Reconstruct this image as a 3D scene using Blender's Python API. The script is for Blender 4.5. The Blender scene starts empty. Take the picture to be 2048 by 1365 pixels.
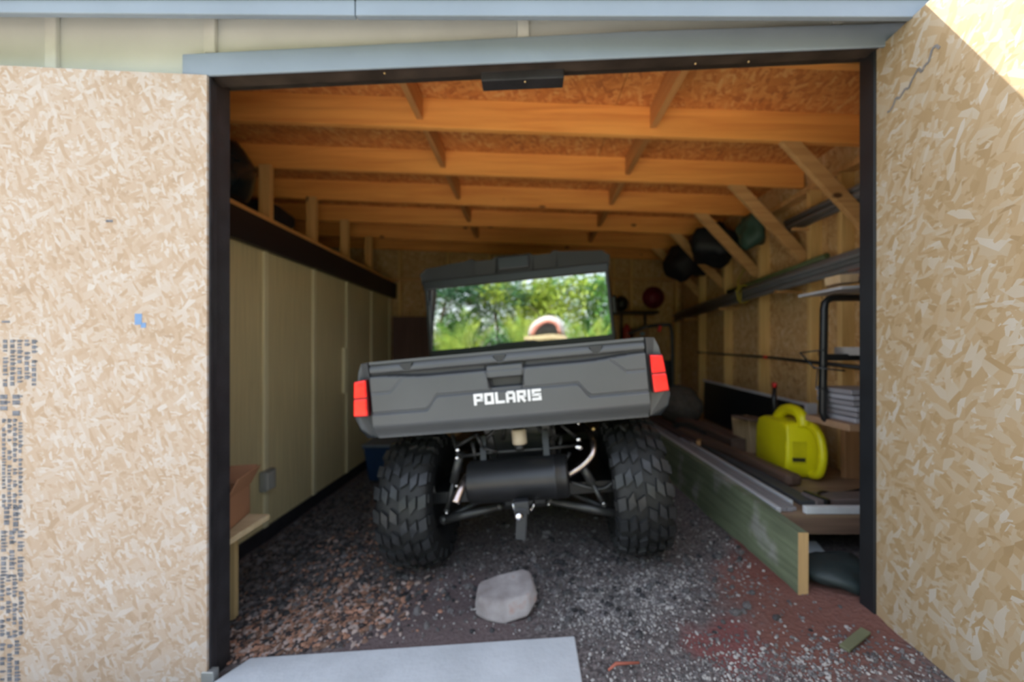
import bpy, bmesh, math, random
from mathutils import Vector, Matrix, Euler
random.seed(7)
C = bpy.context.scene.collection
scn = bpy.context.scene
PI = math.pi
CZ = 1.163            # camera height above the ground in the doorway
FPX = 740.0           # focal length in pixels of a 2048 px wide frame

# ------------------------------------------------------------ camera, sky, sun
cam = bpy.data.objects.new('camera', bpy.data.cameras.new('camera'))
C.objects.link(cam); scn.camera = cam
cam.location = (0, 0, CZ); cam.rotation_euler = (PI/2, 0, 0)
cam.data.sensor_width = 36; cam.data.lens = 36*FPX/2048
cam.data.shift_x = -38/2048; cam.data.shift_y = 17.5/2048
cam.data.clip_start = 0.02; cam.data.clip_end = 200
cam.data.dof.use_dof = True; cam.data.dof.focus_distance = 0.7; cam.data.dof.aperture_fstop = 1.6

SUN = Vector((-0.55, 1.0, 1.88)).normalized()
world = bpy.data.worlds.new('sky'); scn.world = world; world.use_nodes = True
wn = world.node_tree; bg = wn.nodes['Background']
sky = wn.nodes.new('ShaderNodeTexSky'); sky.sky_type = 'NISHITA'; sky.sun_disc = False
sky.sun_elevation = math.asin(SUN.z); sky.sun_rotation = math.atan2(SUN.x, SUN.y)
sky.air_density = 1.0; sky.dust_density = 2.5; sky.ozone_density = 0.6
hs = wn.nodes.new('ShaderNodeHueSaturation'); hs.inputs['Saturation'].default_value = 0.5
wn.links.new(sky.outputs[0], hs.inputs['Color']); wn.links.new(hs.outputs[0], bg.inputs[0]); bg.inputs[1].default_value = 0.36
sl = bpy.data.lights.new('sun', 'SUN'); sl.energy = 9.0; sl.angle = math.radians(0.6); sl.color = (1, .93, .82)
so = bpy.data.objects.new('sun', sl); C.objects.link(so); so.location = (-4, 8, 12)
so.rotation_euler = SUN.to_track_quat('Z', 'Y').to_euler()
scn.view_settings.view_transform = 'Standard'; scn.view_settings.look = 'None'
scn.view_settings.gamma = 1.0; scn.view_settings.use_curve_mapping = False
scn.view_settings.exposure = 0.95

# ------------------------------------------------------------ helpers
def W(px, py, d):
    return Vector(((px-1062)/FPX*d, d, CZ+(700-py)/FPX*d))

def gz(x, y):
    z = 0.088*x
    if x < -1:
        t = min(1, (-1-x)/1.03); z -= 0.12*t*t*(3-2*t)
    if x < -2.2: z = -.30
    if x > 1.6: z = 0.088*1.6
    return z

def lin(c):
    return tuple(((v/255)/12.92 if v/255 <= .04045 else ((v/255+.055)/1.055)**2.4) for v in c)

def newmat(name):
    m = bpy.data.materials.new(name); m.use_nodes = True
    return m, m.node_tree, m.node_tree.nodes['Principled BSDF']

def N(t, k, **kw):
    n = t.nodes.new(k)
    for a, b in kw.items(): setattr(n, a, b)
    return n

def plain(name, col, rough=.5, metal=0, var=.12, scale=9, bump=0, emit=0, coat=0):
    m, t, b = newmat(name)
    tc = N(t, 'ShaderNodeTexCoord'); nz = N(t, 'ShaderNodeTexNoise'); nz.inputs['Scale'].default_value = scale; nz.inputs['Detail'].default_value = 4
    t.links.new(tc.outputs['Object'], nz.inputs['Vector'])
    r = N(t, 'ShaderNodeValToRGB'); r.color_ramp.elements[0].position = .3; r.color_ramp.elements[1].position = .7
    r.color_ramp.elements[0].color = tuple(c*(1-var) for c in col)+(1,); r.color_ramp.elements[1].color = tuple(min(1, c*(1+var)) for c in col)+(1,)
    t.links.new(nz.outputs['Fac'], r.inputs[0]); t.links.new(r.outputs[0], b.inputs['Base Color'])
    b.inputs['Roughness'].default_value = rough; b.inputs['Metallic'].default_value = metal
    b.inputs['Coat Weight'].default_value = coat
    if bump:
        n2 = N(t, 'ShaderNodeTexNoise'); n2.inputs['Scale'].default_value = scale*8; t.links.new(tc.outputs['Object'], n2.inputs['Vector'])
        bp = N(t, 'ShaderNodeBump'); bp.inputs['Strength'].default_value = bump; bp.inputs['Distance'].default_value = .004
        t.links.new(n2.outputs['Fac'], bp.inputs['Height']); t.links.new(bp.outputs[0], b.inputs['Normal'])
    if emit:
        t.links.new(r.outputs[0], b.inputs['Emission Color']); b.inputs['Emission Strength'].default_value = emit
    return m

def wood(name, c1, c2, axis='X', knots=True, rough=.6, fine=1.0):
    m, t, b = newmat(name)
    tc = N(t, 'ShaderNodeTexCoord'); oi = N(t, 'ShaderNodeObjectInfo')
    mu = N(t, 'ShaderNodeMath', operation='MULTIPLY'); mu.inputs[1].default_value = 13.7; t.links.new(oi.outputs['Random'], mu.inputs[0])
    ad = N(t, 'ShaderNodeVectorMath', operation='ADD'); t.links.new(tc.outputs['Object'], ad.inputs[0]); t.links.new(mu.outputs[0], ad.inputs[1])
    mp = N(t, 'ShaderNodeMapping'); s = [14*fine]*3; s['XYZ'.index(axis)] = .8; mp.inputs['Scale'].default_value = s
    t.links.new(ad.outputs[0], mp.inputs['Vector'])
    nz = N(t, 'ShaderNodeTexNoise'); nz.inputs['Scale'].default_value = 1.6; nz.inputs['Detail'].default_value = 6; nz.inputs['Distortion'].default_value = .6
    t.links.new(mp.outputs[0], nz.inputs['Vector'])
    r = N(t, 'ShaderNodeValToRGB'); r.color_ramp.elements[0].position = .32; r.color_ramp.elements[1].position = .66
    r.color_ramp.elements[0].color = c2+(1,); r.color_ramp.elements[1].color = c1+(1,)
    t.links.new(nz.outputs['Fac'], r.inputs[0]); out = r.outputs[0]
    if knots:
        m2 = N(t, 'ShaderNodeMapping'); s = [4.0]*3; s['XYZ'.index(axis)] = 2.2; m2.inputs['Scale'].default_value = s
        t.links.new(ad.outputs[0], m2.inputs['Vector'])
        v = N(t, 'ShaderNodeTexVoronoi'); v.inputs['Scale'].default_value = 1.0; t.links.new(m2.outputs[0], v.inputs['Vector'])
        k = N(t, 'ShaderNodeMapRange'); k.inputs['From Min'].default_value = .05; k.inputs['From Max'].default_value = .085; t.links.new(v.outputs['Distance'], k.inputs[0])
        mx = N(t, 'ShaderNodeMix', data_type='RGBA'); t.links.new(k.outputs[0], mx.inputs[0]); mx.inputs[6].default_value = (c2[0]*.25, c2[1]*.2, c2[2]*.2, 1)
        t.links.new(out, mx.inputs[7]); out = mx.outputs[2]
    t.links.new(out, b.inputs['Base Color']); b.inputs['Roughness'].default_value = rough
    bp = N(t, 'ShaderNodeBump'); bp.inputs['Strength'].default_value = .25; bp.inputs['Distance'].default_value = .003
    t.links.new(nz.outputs['Fac'], bp.inputs['Height']); t.links.new(bp.outputs[0], b.inputs['Normal'])
    return m

def osb(name, cols, u='X', v='Z', scale=1.0):
    """oriented strand board: layers of stretched random flakes"""
    m, t, b = newmat(name)
    tc = N(t, 'ShaderNodeTexCoord'); sp = N(t, 'ShaderNodeSeparateXYZ'); t.links.new(tc.outputs['Object'], sp.inputs[0])
    cb = N(t, 'ShaderNodeCombineXYZ'); t.links.new(sp.outputs[u], cb.inputs[0]); t.links.new(sp.outputs[v], cb.inputs[1])
    wn_ = N(t, 'ShaderNodeTexNoise'); wn_.inputs['Scale'].default_value = 5; t.links.new(cb.outputs[0], wn_.inputs['Vector'])
    sb = N(t, 'ShaderNodeVectorMath', operation='MULTIPLY_ADD'); t.links.new(wn_.outputs['Color'], sb.inputs[0]); sb.inputs[1].default_value = (.045, .045, 0); t.links.new(cb.outputs[0], sb.inputs[2])
    prev = None; last = None
    angs = [(.2, 17, 44), (1.0, 15, 48), (-.75, 14, 40), (1.75, 20, 60), (-.15, 24, 75), (.6, 12, 34), (-1.2, 18, 52)]
    for i, (a, s1, s2) in enumerate(angs):
        mp = N(t, 'ShaderNodeMapping'); mp.inputs['Rotation'].default_value = (0, 0, a); mp.inputs['Location'].default_value = (i*3.3, i*1.7, 0)
        t.links.new(sb.outputs[0], mp.inputs['Vector'])
        m2 = N(t, 'ShaderNodeMapping'); m2.inputs['Scale'].default_value = (s1*scale, s2*scale, 1); t.links.new(mp.outputs[0], m2.inputs['Vector'])
        vo = N(t, 'ShaderNodeTexVoronoi', voronoi_dimensions='2D'); vo.inputs['Scale'].default_value = 1.0; t.links.new(m2.outputs[0], vo.inputs['Vector'])
        sc = N(t, 'ShaderNodeSeparateColor'); t.links.new(vo.outputs['Color'], sc.inputs[0])
        if prev is None: prev = sc.outputs[0]
        else:
            gt = N(t, 'ShaderNodeMath', operation='GREATER_THAN'); gt.inputs[1].default_value = .62; t.links.new(sc.outputs[1], gt.inputs[0])
            mx = N(t, 'ShaderNodeMix'); t.links.new(gt.outputs[0], mx.inputs[0]); t.links.new(prev, mx.inputs[2]); t.links.new(sc.outputs[0], mx.inputs[3]); prev = mx.outputs[0]
    fn = N(t, 'ShaderNodeTexNoise'); fn.inputs['Scale'].default_value = 3.0; fn.inputs['Detail'].default_value = 3; t.links.new(cb.outputs[0], fn.inputs['Vector'])
    am = N(t, 'ShaderNodeMath', operation='MULTIPLY_ADD'); t.links.new(fn.outputs['Fac'], am.inputs[0]); am.inputs[1].default_value = .5; 
    am2 = N(t, 'ShaderNodeMath', operation='MULTIPLY_ADD'); t.links.new(prev, am2.inputs[0]); am2.inputs[1].default_value = .66; am2.inputs[2].default_value = -.05
    t.links.new(am2.outputs[0], am.inputs[2])
    r = N(t, 'ShaderNodeValToRGB'); e = r.color_ramp.elements
    pos = [0.0, .06, .22, .5, .72, .92]
    while len(e) < 6: e.new(.5)
    for i in range(6): e[i].position = pos[i]; e[i].color = cols[i]+(1,)
    t.links.new(am.outputs[0], r.inputs[0]); t.links.new(r.outputs[0], b.inputs['Base Color']); b.inputs['Roughness'].default_value = .7
    bp = N(t, 'ShaderNodeBump'); bp.inputs['Strength'].default_value = .4; bp.inputs['Distance'].default_value = .002
    t.links.new(prev, bp.inputs['Height']); t.links.new(bp.outputs[0], b.inputs['Normal'])
    return m

def tag(o, label=None, cat=None, group=None, kind=None, category=None):
    cat = cat or category
    if label: o['label'] = label
    if cat: o['category'] = cat
    if group: o['group'] = group
    if kind: o['kind'] = kind
    return o

def empty(name, loc=(0, 0, 0), rot=(0, 0, 0), **kw):
    o = bpy.data.objects.new(name, None); C.objects.link(o); o.location = loc; o.rotation_euler = rot; o.empty_display_size = .1
    return tag(o, **kw)

class MB:
    def __init__(s): s.bm = bmesh.new()
    def box(s, a, b, bev=0):
        a = Vector(a); b = Vector(b); c = (a+b)/2; d = b-a
        r = bmesh.ops.create_cube(s.bm, size=1, matrix=Matrix.Translation(c) @ Matrix.Diagonal((abs(d.x), abs(d.y), abs(d.z), 1)))
        if bev:
            es = list({e for v in r['verts'] for e in v.link_edges}); bmesh.ops.bevel(s.bm, geom=es, offset=bev, segments=2, affect='EDGES', profile=.5)
        return s
    def obox(s, c, size, rot, bev=0):
        M = Matrix.Translation(Vector(c)) @ (rot.to_4x4() if isinstance(rot, Matrix) else Euler(rot).to_matrix().to_4x4()) @ Matrix.Diagonal((*size, 1))
        r = bmesh.ops.create_cube(s.bm, size=1, matrix=M)
        if bev:
            es = list({e for v in r['verts'] for e in v.link_edges}); bmesh.ops.bevel(s.bm, geom=es, offset=bev, segments=2, affect='EDGES', profile=.5)
        return s
    def bar(s, p, q, w, h, up=(0, 0, 1), bev=0):
        p = Vector(p); q = Vector(q); y = (q-p); L = y.length; y.normalize(); x = y.cross(Vector(up)); 
        if x.length < 1e-4: x = Vector((1, 0, 0))
        x.normalize(); z = x.cross(y); R = Matrix((x, y, z)).transposed()
        return s.obox((p+q)/2, (w, L, h), R, bev)
    def tube(s, pts, r, n=10, cap=True):
        pts = [Vector(p) for p in pts]; rings = []
        rr = r if isinstance(r, (list, tuple)) else [r]*len(pts)
        ref = None
        for i, p in enumerate(pts):
            t = (pts[min(i+1, len(pts)-1)]-pts[max(i-1, 0)]).normalized()
            if ref is None:
                ref = t.cross(Vector((0, 0, 1)));
                if ref.length < .1: ref = t.cross(Vector((0, 1, 0)))
            ref = (ref - t*ref.dot(t)).normalized(); b2 = t.cross(ref)
            rings.append([s.bm.verts.new(p+rr[i]*(math.cos(2*PI*k/n)*ref+math.sin(2*PI*k/n)*b2)) for k in range(n)])
        for a, b in zip(rings, rings[1:]):
            for k in range(n): 
                f = s.bm.faces.new((a[k], a[(k+1) % n], b[(k+1) % n], b[k])); f.smooth = True
        if cap:
            s.bm.faces.new(rings[0][::-1]); s.bm.faces.new(rings[-1])
        return s
    def lathe(s, prof, M=Matrix(), n=32):
        rings = []
        for (r, z) in prof:
            rings.append([s.bm.verts.new(M @ Vector((r*math.cos(2*PI*k/n), r*math.sin(2*PI*k/n), z))) for k in range(n)])
        for a, b in zip(rings, rings[1:]):
            for k in range(n):
                f = s.bm.faces.new((a[k], a[(k+1) % n], b[(k+1) % n], b[k])); f.smooth = True
        s.bm.faces.new(rings[0][::-1]); s.bm.faces.new(rings[-1]); return s
    def prism(s, poly, y0, y1, f=lambda a, b, c: (a, c, b)):
        """poly in (a,b); extruded along third axis; f maps (a,b,depth) to xyz"""
        A = [s.bm.verts.new(f(a, b, y0)) for a, b in poly]; B = [s.bm.verts.new(f(a, b, y1)) for a, b in poly]; n = len(poly)
        s.bm.faces.new(A); s.bm.faces.new(B[::-1])
        for k in range(n): s.bm.faces.new((A[k], B[k], B[(k+1) % n], A[(k+1) % n]))
        return s
    def ball(s, c, r, sub=2, sc=(1, 1, 1)):
        q = bmesh.ops.create_icosphere(s.bm, subdivisions=sub, radius=1, matrix=Matrix.Translation(Vector(c)) @ Matrix.Diagonal((r*sc[0], r*sc[1], r*sc[2], 1)))
        for v in q['verts']:
            for f in v.link_faces: f.smooth = True
        return s
    def build(s, name, mat, parent=None, bevel=0, sub=0, **kw):
        bmesh.ops.recalc_face_normals(s.bm, faces=s.bm.faces)
        me = bpy.data.meshes.new(name); s.bm.to_mesh(me); s.bm.free()
        for m in (mat if isinstance(mat, (list, tuple)) else [mat]): me.materials.append(m)
        o = bpy.data.objects.new(name, me); C.objects.link(o)
        if parent: o.parent = parent
        if bevel:
            b = o.modifiers.new('bevel', 'BEVEL'); b.width = bevel; b.segments = 2; b.limit_method = 'ANGLE'
        if sub:
            b = o.modifiers.new('sub', 'SUBSURF'); b.levels = sub; b.render_levels = sub
        return tag(o, **kw)

def copy_tree(o, parent=None):
    c = o.copy(); C.objects.link(c); c.parent = parent
    for ch in list(o.children): copy_tree(ch, c)
    return c

# ------------------------------------------------------------ materials
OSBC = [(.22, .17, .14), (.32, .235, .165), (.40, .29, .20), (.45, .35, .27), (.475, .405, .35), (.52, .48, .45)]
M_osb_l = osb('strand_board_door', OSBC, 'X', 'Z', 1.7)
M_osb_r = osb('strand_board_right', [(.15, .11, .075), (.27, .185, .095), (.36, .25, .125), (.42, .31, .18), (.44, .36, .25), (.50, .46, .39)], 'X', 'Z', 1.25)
warm_glow = [(.12, .05, .025), (.32, .12, .04), (.52, .18, .045), (.64, .25, .06), (.72, .32, .09), (.76, .42, .15)]  # orange glow of the ground bounce put into the board colour
M_osb_ceil = osb('strand_board_roof', warm_glow, 'X', 'Y', 1.0)
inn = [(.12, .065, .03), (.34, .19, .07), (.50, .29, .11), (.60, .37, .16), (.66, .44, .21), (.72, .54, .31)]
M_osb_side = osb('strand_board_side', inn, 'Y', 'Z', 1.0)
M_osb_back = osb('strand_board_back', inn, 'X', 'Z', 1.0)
M_raft = wood('pine_rafter', (.95, .44, .11), (.78, .31, .07), 'X')  # pine tinted orange for the bounce light under the roof
M_raftY = wood('pine_blocking', (.62, .30, .10), (.46, .20, .06), 'Y', knots=False)
M_stud = wood('pine_stud', (.80, .54, .22), (.64, .40, .14), 'Z')
M_brace = wood('pine_brace', (.70, .41, .17), (.52, .28, .10), 'X')
M_ledge = wood('pine_ledge', (.80, .44, .16), (.62, .30, .10), 'Y', knots=False)
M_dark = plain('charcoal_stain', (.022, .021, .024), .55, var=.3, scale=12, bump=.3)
M_darkhead = plain('dark_header', (.030, .024, .020), .45, var=.4, scale=10, bump=.3)
M_trim = plain('blue_grey_paint', (.22, .27, .33), .55, var=.06, scale=4, bump=.15)
M_side = None
def siding_mat(name, c, axis):
    m, t, b = newmat(name)
    tc = N(t, 'ShaderNodeTexCoord'); mp = N(t, 'ShaderNodeMapping'); mp.inputs['Scale'].default_value = (60, 60, 1.5); t.links.new(tc.outputs['Object'], mp.inputs[0])
    nz = N(t, 'ShaderNodeTexNoise'); nz.inputs['Scale'].default_value = 1.2; nz.inputs['Detail'].default_value = 5; t.links.new(mp.outputs[0], nz.inputs[0])
    r = N(t, 'ShaderNodeValToRGB'); r.color_ramp.elements[0].position = .3; r.color_ramp.elements[1].position = .7
    r.color_ramp.elements[0].color = tuple(v*.85 for v in c)+(1,); r.color_ramp.elements[1].color = tuple(v*1.1 for v in c)+(1,)
    t.links.new(nz.outputs[0], r.inputs[0]); t.links.new(r.outputs[0], b.inputs['Base Color']); b.inputs['Roughness'].default_value = .65
    bp = N(t, 'ShaderNodeBump'); bp.inputs['Strength'].default_value = .4; bp.inputs['Distance'].default_value = .003; t.links.new(nz.outputs[0], bp.inputs['Height']); t.links.new(bp.outputs[0], b.inputs['Normal'])
    return m
M_side = siding_mat('tan_siding', (.64, .54, .29), 'Z')
M_batten = siding_mat('tan_batten', (.74, .66, .40), 'Z')
M_front = plain('daylit_siding', (.62, .65, .62), .6, var=.05, scale=5)  # same tan paint as the inner wall, paled for the daylight on it
M_blackplast = plain('black_plastic', (.012, .013, .014), .38, var=.15)
M_body = plain('charcoal_plastic', (.085, .09, .097), .42, var=.08, scale=3, bump=.12)
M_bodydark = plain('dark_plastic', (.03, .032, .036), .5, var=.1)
M_rubber = plain('tire_rubber', (.014, .015, .016), .62, var=.25, scale=14, bump=.2)
M_metal = plain('dark_metal', (.05, .052, .055), .42, metal=.6, var=.2)
M_arm = plain('grey_arm_metal', (.09, .09, .09), .4, metal=.5, var=.2)
M_steel = plain('exhaust_steel', (.62, .52, .47), .25, metal=1, var=.2, scale=20)
M_chrome = plain('chrome', (.85, .85, .85), .12, metal=1, var=.05)
M_white = plain('white_plastic', (.78, .79, .8), .45, var=.04)
M_conc = plain('concrete', (.50, .53, .56), .85, var=.10, scale=5, bump=.5)

# ------------------------------------------------------------ ground
def ground_mat():
    m, t, b = newmat('dirt_and_clay')
    tc = N(t, 'ShaderNodeTexCoord')
    def noise(s, d=5):
        n = N(t, 'ShaderNodeTexNoise'); n.inputs['Scale'].default_value = s; n.inputs['Detail'].default_value = d; t.links.new(tc.outputs['Object'], n.inputs['Vector']); return n
    n1 = noise(60); n2 = noise(3.5, 3)
    r = N(t, 'ShaderNodeValToRGB'); r.color_ramp.elements[0].position = .35; r.color_ramp.elements[1].position = .72
    r.color_ramp.elements[0].color = (.06, .050, .050, 1); r.color_ramp.elements[1].color = (.22, .19, .185, 1)
    t.links.new(n1.outputs[0], r.inputs[0])
    # clay: irregular patch around the platform corner
    out = r.outputs[0]
    for (cx, cy, rad, col) in ((1.12, 1.50, .34, (.19, .075, .055)), (1.15, 1.85, .22, (.17, .055, .04)), (.75, 1.40, .14, (.20, .065, .06)), (-.45, 1.60, .42, (.125, .09, .09)), (0, -7.0, 3.6, (.10, .16, .03))):
        vm = N(t, 'ShaderNodeVectorMath', operation='DISTANCE'); vm.inputs[1].default_value = (cx, cy, 0.088*cx)
        nn = N(t, 'ShaderNodeVectorMath', operation='MULTIPLY_ADD'); t.links.new(n2.outputs['Color'], nn.inputs[0]); nn.inputs[1].default_value = (.5, .5, 0); 
        ofs = N(t, 'ShaderNodeVectorMath', operation='SUBTRACT'); t.links.new(tc.outputs['Object'], ofs.inputs[0]); ofs.inputs[1].default_value = (.25, .25, 0)
        t.links.new(ofs.outputs[0], nn.inputs[2]); t.links.new(nn.outputs[0], vm.inputs[0])
        mr = N(t, 'ShaderNodeMapRange'); mr.inputs['From Min'].default_value = rad*.65; mr.inputs['From Max'].default_value = rad*1.15; mr.inputs['To Min'].default_value = .85; mr.inputs['To Max'].default_value = 0
        t.links.new(vm.outputs['Value'], mr.inputs[0])
        mx = N(t, 'ShaderNodeMix', data_type='RGBA'); t.links.new(mr.outputs[0], mx.inputs[0]); t.links.new(out, mx.inputs[6]); mx.inputs[7].default_value = col+(1,); out = mx.outputs[2]
    # unseen drive behind the camera, made pale to bounce sunlight into the shed
    sp = N(t, 'ShaderNodeSeparateXYZ'); t.links.new(tc.outputs['Object'], sp.inputs[0])
    mr = N(t, 'ShaderNodeMapRange'); mr.inputs['From Min'].default_value = .6; mr.inputs['From Max'].default_value = .2; t.links.new(sp.outputs[1], mr.inputs[0])
    mx = N(t, 'ShaderNodeMix', data_type='RGBA'); t.links.new(mr.outputs[0], mx.inputs[0]); t.links.new(out, mx.inputs[6])
    r2 = N(t, 'ShaderNodeValToRGB'); r2.color_ramp.elements[0].color = (.32, .27, .21, 1); r2.color_ramp.elements[1].color = (.60, .54, .45, 1); t.links.new(n1.outputs[0], r2.inputs[0]); t.links.new(r2.outputs[0], mx.inputs[7])
    mr3 = N(t, 'ShaderNodeMapRange'); mr3.inputs['From Min'].default_value = -3.4; mr3.inputs['From Max'].default_value = -4.2; t.links.new(sp.outputs[1], mr3.inputs[0])
    mx3 = N(t, 'ShaderNodeMix', data_type='RGBA'); t.links.new(mr3.outputs[0], mx3.inputs[0]); t.links.new(mx.outputs[2], mx3.inputs[6]); mx3.inputs[7].default_value = (.09, .13, .03, 1)
    t.links.new(mx3.outputs[2], b.inputs['Base Color']); b.inputs['Roughness'].default_value = .9
    bp = N(t, 'ShaderNodeBump'); bp.inputs['Strength'].default_value = .8; bp.inputs['Distance'].default_value = .012
    t.links.new(n1.outputs[0], bp.inputs['Height']); t.links.new(bp.outputs[0], b.inputs['Normal'])
    return m
from mathutils import noise as mnoise
def gh(x, y):
    z = gz(x, y)
    if -2.1 < x < 2.2 and 1.2 < y < 5.4:
        z -= .022*max(0, 1-((y-2.2)/.55)**2)**.5*(abs(x) < .95) if abs(y-2.2) < .55 else 0
        z += .012*mnoise.noise(Vector((x*4, y*4, 0))) + .006*mnoise.noise(Vector((x*13, y*13, 2)))
    return z
b = MB(); bm = b.bm
xs = [-14, -9, -6, -4, -3]+[-2.4+i*.04 for i in range(121)]+[2.6, 3.5, 5, 8, 12]; ys = [-16, -10, -6, -3, -1, 0, .5]+[.8+i*.04 for i in range(120)]+[5.8, 7]
vs = [[bm.verts.new((x, y, gh(x, y))) for x in xs] for y in ys]
for j in range(len(ys)-1):
    for i in range(len(xs)-1):
        f = bm.faces.new((vs[j][i], vs[j][i+1], vs[j+1][i+1], vs[j+1][i])); f.smooth = True
b.build('floor', ground_mat(), kind='structure', label='dark dirt and gravel ground with red clay by the platform', category='ground')

def scatter(name, mat, n, regions, smin, smax, flat, label, cat, mats=1):
    """regions: (cx, cy, rx, ry, weight)"""
    bm = bmesh.new(); rng = random.Random(len(name)*17+n)
    tot = sum(r[4] for r in regions)
    ico = [(0, 0, 1), (.89, 0, .45), (.28, .85, .45), (-.72, .53, .45), (-.72, -.53, .45), (.28, -.85, .45), (.72, .53, -.45), (-.28, .85, -.45), (-.89, 0, -.45), (-.28, -.85, -.45), (.72, -.53, -.45)]
    F = [(0, 1, 2), (0, 2, 3), (0, 3, 4), (0, 4, 5), (0, 5, 1), (1, 6, 2), (2, 7, 3), (3, 8, 4), (4, 9, 5), (5, 10, 1), (2, 6, 7), (3, 7, 8), (4, 8, 9), (5, 9, 10), (1, 10, 6)]
    for _ in range(n):
        k = rng.uniform(0, tot)
        for r in regions:
            k -= r[4]
            if k <= 0: break
        x = rng.gauss(r[0], r[2]); y = rng.gauss(r[1], r[3])
        if not (-1.98 < x < 2.15 and .75 < y < 5.3): continue
        if x < .19 and y < 1.52: continue          # the slab
        if x > 1.36 and y > 1.72: continue
        if abs(x-1.17) < .06 and 1.6 < y < 4: continue
        s = rng.uniform(smin, smax); s *= rng.uniform(.6, 1.3)
        R = Euler((rng.uniform(-.5, .5), rng.uniform(-.5, .5), rng.uniform(0, 6.28))).to_matrix()
        sx, sy, sz = s*rng.uniform(.7, 1.3), s*rng.uniform(.6, 1), s*flat*rng.uniform(.6, 1.1)
        c = Vector((x, y, gh(x, y)+sz*.35)); mi = rng.randrange(mats)
        v = [bm.verts.new(c+R @ Vector((p[0]*sx*rng.uniform(.75, 1.2), p[1]*sy*rng.uniform(.75, 1.2), p[2]*sz))) for p in ico]
        for a in F:
            f = bm.faces.new([v[i] for i in a]); f.material_index = mi
    me = bpy.data.meshes.new(name); bm.to_mesh(me); bm.free()
    for m in (mat if isinstance(mat, list) else [mat]): me.materials.append(m)
    o = bpy.data.objects.new(name, me); C.objects.link(o); return tag(o, label=label, cat=cat, kind='stuff')
Mg = [plain('gravel_pale', (.36, .345, .33), .8, var=.3), plain('gravel_grey', (.17, .16, .16), .8, var=.3), plain('gravel_dark', (.11, .10, .10), .8, var=.3)]
scatter('gravel', Mg, 12500, [(.36, 1.62, .14, .11, 2.4), (.62, 1.74, .12, .09, 1), (.75, 1.20, .36, .10, 3.6), (.15, 1.85, .3, .2, 1.0), (1.0, 2.0, .12, .3, .6), (-.9, 1.85, .3, .3, .7), (0, 2.6, .8, .6, .8), (.9, 1.0, .4, .1, 1)], .003, .0080, .7, 'pale grey gravel scattered over the dirt in the doorway', 'gravel', 3)
Mm = [plain('chip_orange', (.38, .20, .13), .8, var=.3), plain('chip_brown', (.17, .10, .07), .8, var=.3), plain('chip_pink', (.42, .33, .29), .8, var=.3), plain('chip_dark', (.05, .04, .04), .8, var=.3)]
scatter('bark_mulch', Mm, 6500, [(-1.1, 1.68, .12, .12, 2.4), (-.92, 1.75, .18, .14, 1.4), (-1.25, 2.1, .2, .25, 1.3)], .007, .018, .45, 'reddish brown bark chips heaped inside the left door post', 'mulch', 4)
Mk = [plain('stone_black', (.03, .03, .033), .75, var=.3), plain('stone_slate', (.075, .073, .075), .75, var=.3), plain('stone_mid', (.13, .12, .12), .8, var=.3)]
scatter('dark_stones', Mk, 4200, [(-1.55, 2.5, .25, .4, 2.5), (-1.7, 3.3, .2, .5, 1.4), (-1.35, 2.05, .25, .2, 1.2), (.2, 2.0, .7, .3, 1)], .009, .022, .7, 'dark crushed stones along the foot of the tan wall', 'stones', 3)

# ------------------------------------------------------------ concrete slab in the doorway
b = MB()
poly = [(.174, 1.47), (-1.14, 1.505), (-1.5, .9), (-2.2, -1.2), (.20, -1.2)]
def slabz(x, y): return gz(max(x, -1.15), y)
A = [b.bm.verts.new((x, y, .088*x-.05)) for x, y in poly]; B = [b.bm.verts.new((x, y, .088*x+.012)) for x, y in poly]
b.bm.faces.new(A); b.bm.faces.new(B[::-1])
for k in range(5): b.bm.faces.new((A[k], B[k], B[(k+1) % 5], A[(k+1) % 5]))
b.build('concrete_slab', M_conc, bevel=.006, label='pale smooth concrete slab at the threshold in the foreground', category='slab')

# ------------------------------------------------------------ walls
RB = lambda x: CZ+1.36-.038*x           # rafter bottom height
RD = [1.71+.6105*i for i in range(6)]   # rafter depths
RD = [1.71, 2.32, 2.93, 3.54, 4.16, 4.77]
# left wall
wl = empty('wall_left', (-2.03, 0, 0), kind='structure', label='tan board-and-batten siding inside the left of the shed', category='wall')
for i, (y0, y1) in enumerate(((1.52, 2.80), (2.804, 4.02), (4.024, 5.38))):
    MB().box((-.02, y0, -.19), (0, y1, CZ+.8)).build('panel', M_side, wl)
for y in (1.6, 2.21, 2.82, 3.45, 4.07, 4.70, 5.3): MB().box((0, y-.022, -.19), (.016, y+.022, CZ+.78), .003).build('batten', M_batten, wl)
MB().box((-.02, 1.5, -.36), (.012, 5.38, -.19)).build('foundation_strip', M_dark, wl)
MB().box((-.02, 3.98, CZ-.47), (.028, 4.02, CZ+.02), .003).build('corner_strip', M_batten, wl)
# ledge on the top of it
lb = empty('trim_1', (-2.03, 0, CZ), kind='structure', label='black fascia board and orange top plate above the tan wall', category='trim')
MB().box((0, 1.55, .75), (.06, 5.55, .965), .004).build('fascia_board', plain('black_board', (.012, .012, .015), .5), lb)
MB().box((-.06, 1.55, .967), (.05, 5.3, 1.0), .003).build('plate', M_ledge, lb)
ME_c = None
Mc = wood('pine_cripples', (.78, .45, .17), (.62, .32, .10), 'Z')
for i, d in enumerate(RD[2:]):
    if ME_c is None:
        ME_c = MB().box((-.095, -.045, 1.0), (-.005, -.004, 1.45), .002).build('cripple_stud', Mc, lb); ME_c.location = (0, d, 0)
    else:
        c = ME_c.copy(); C.objects.link(c); c.location = (0, d, 0)
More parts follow.
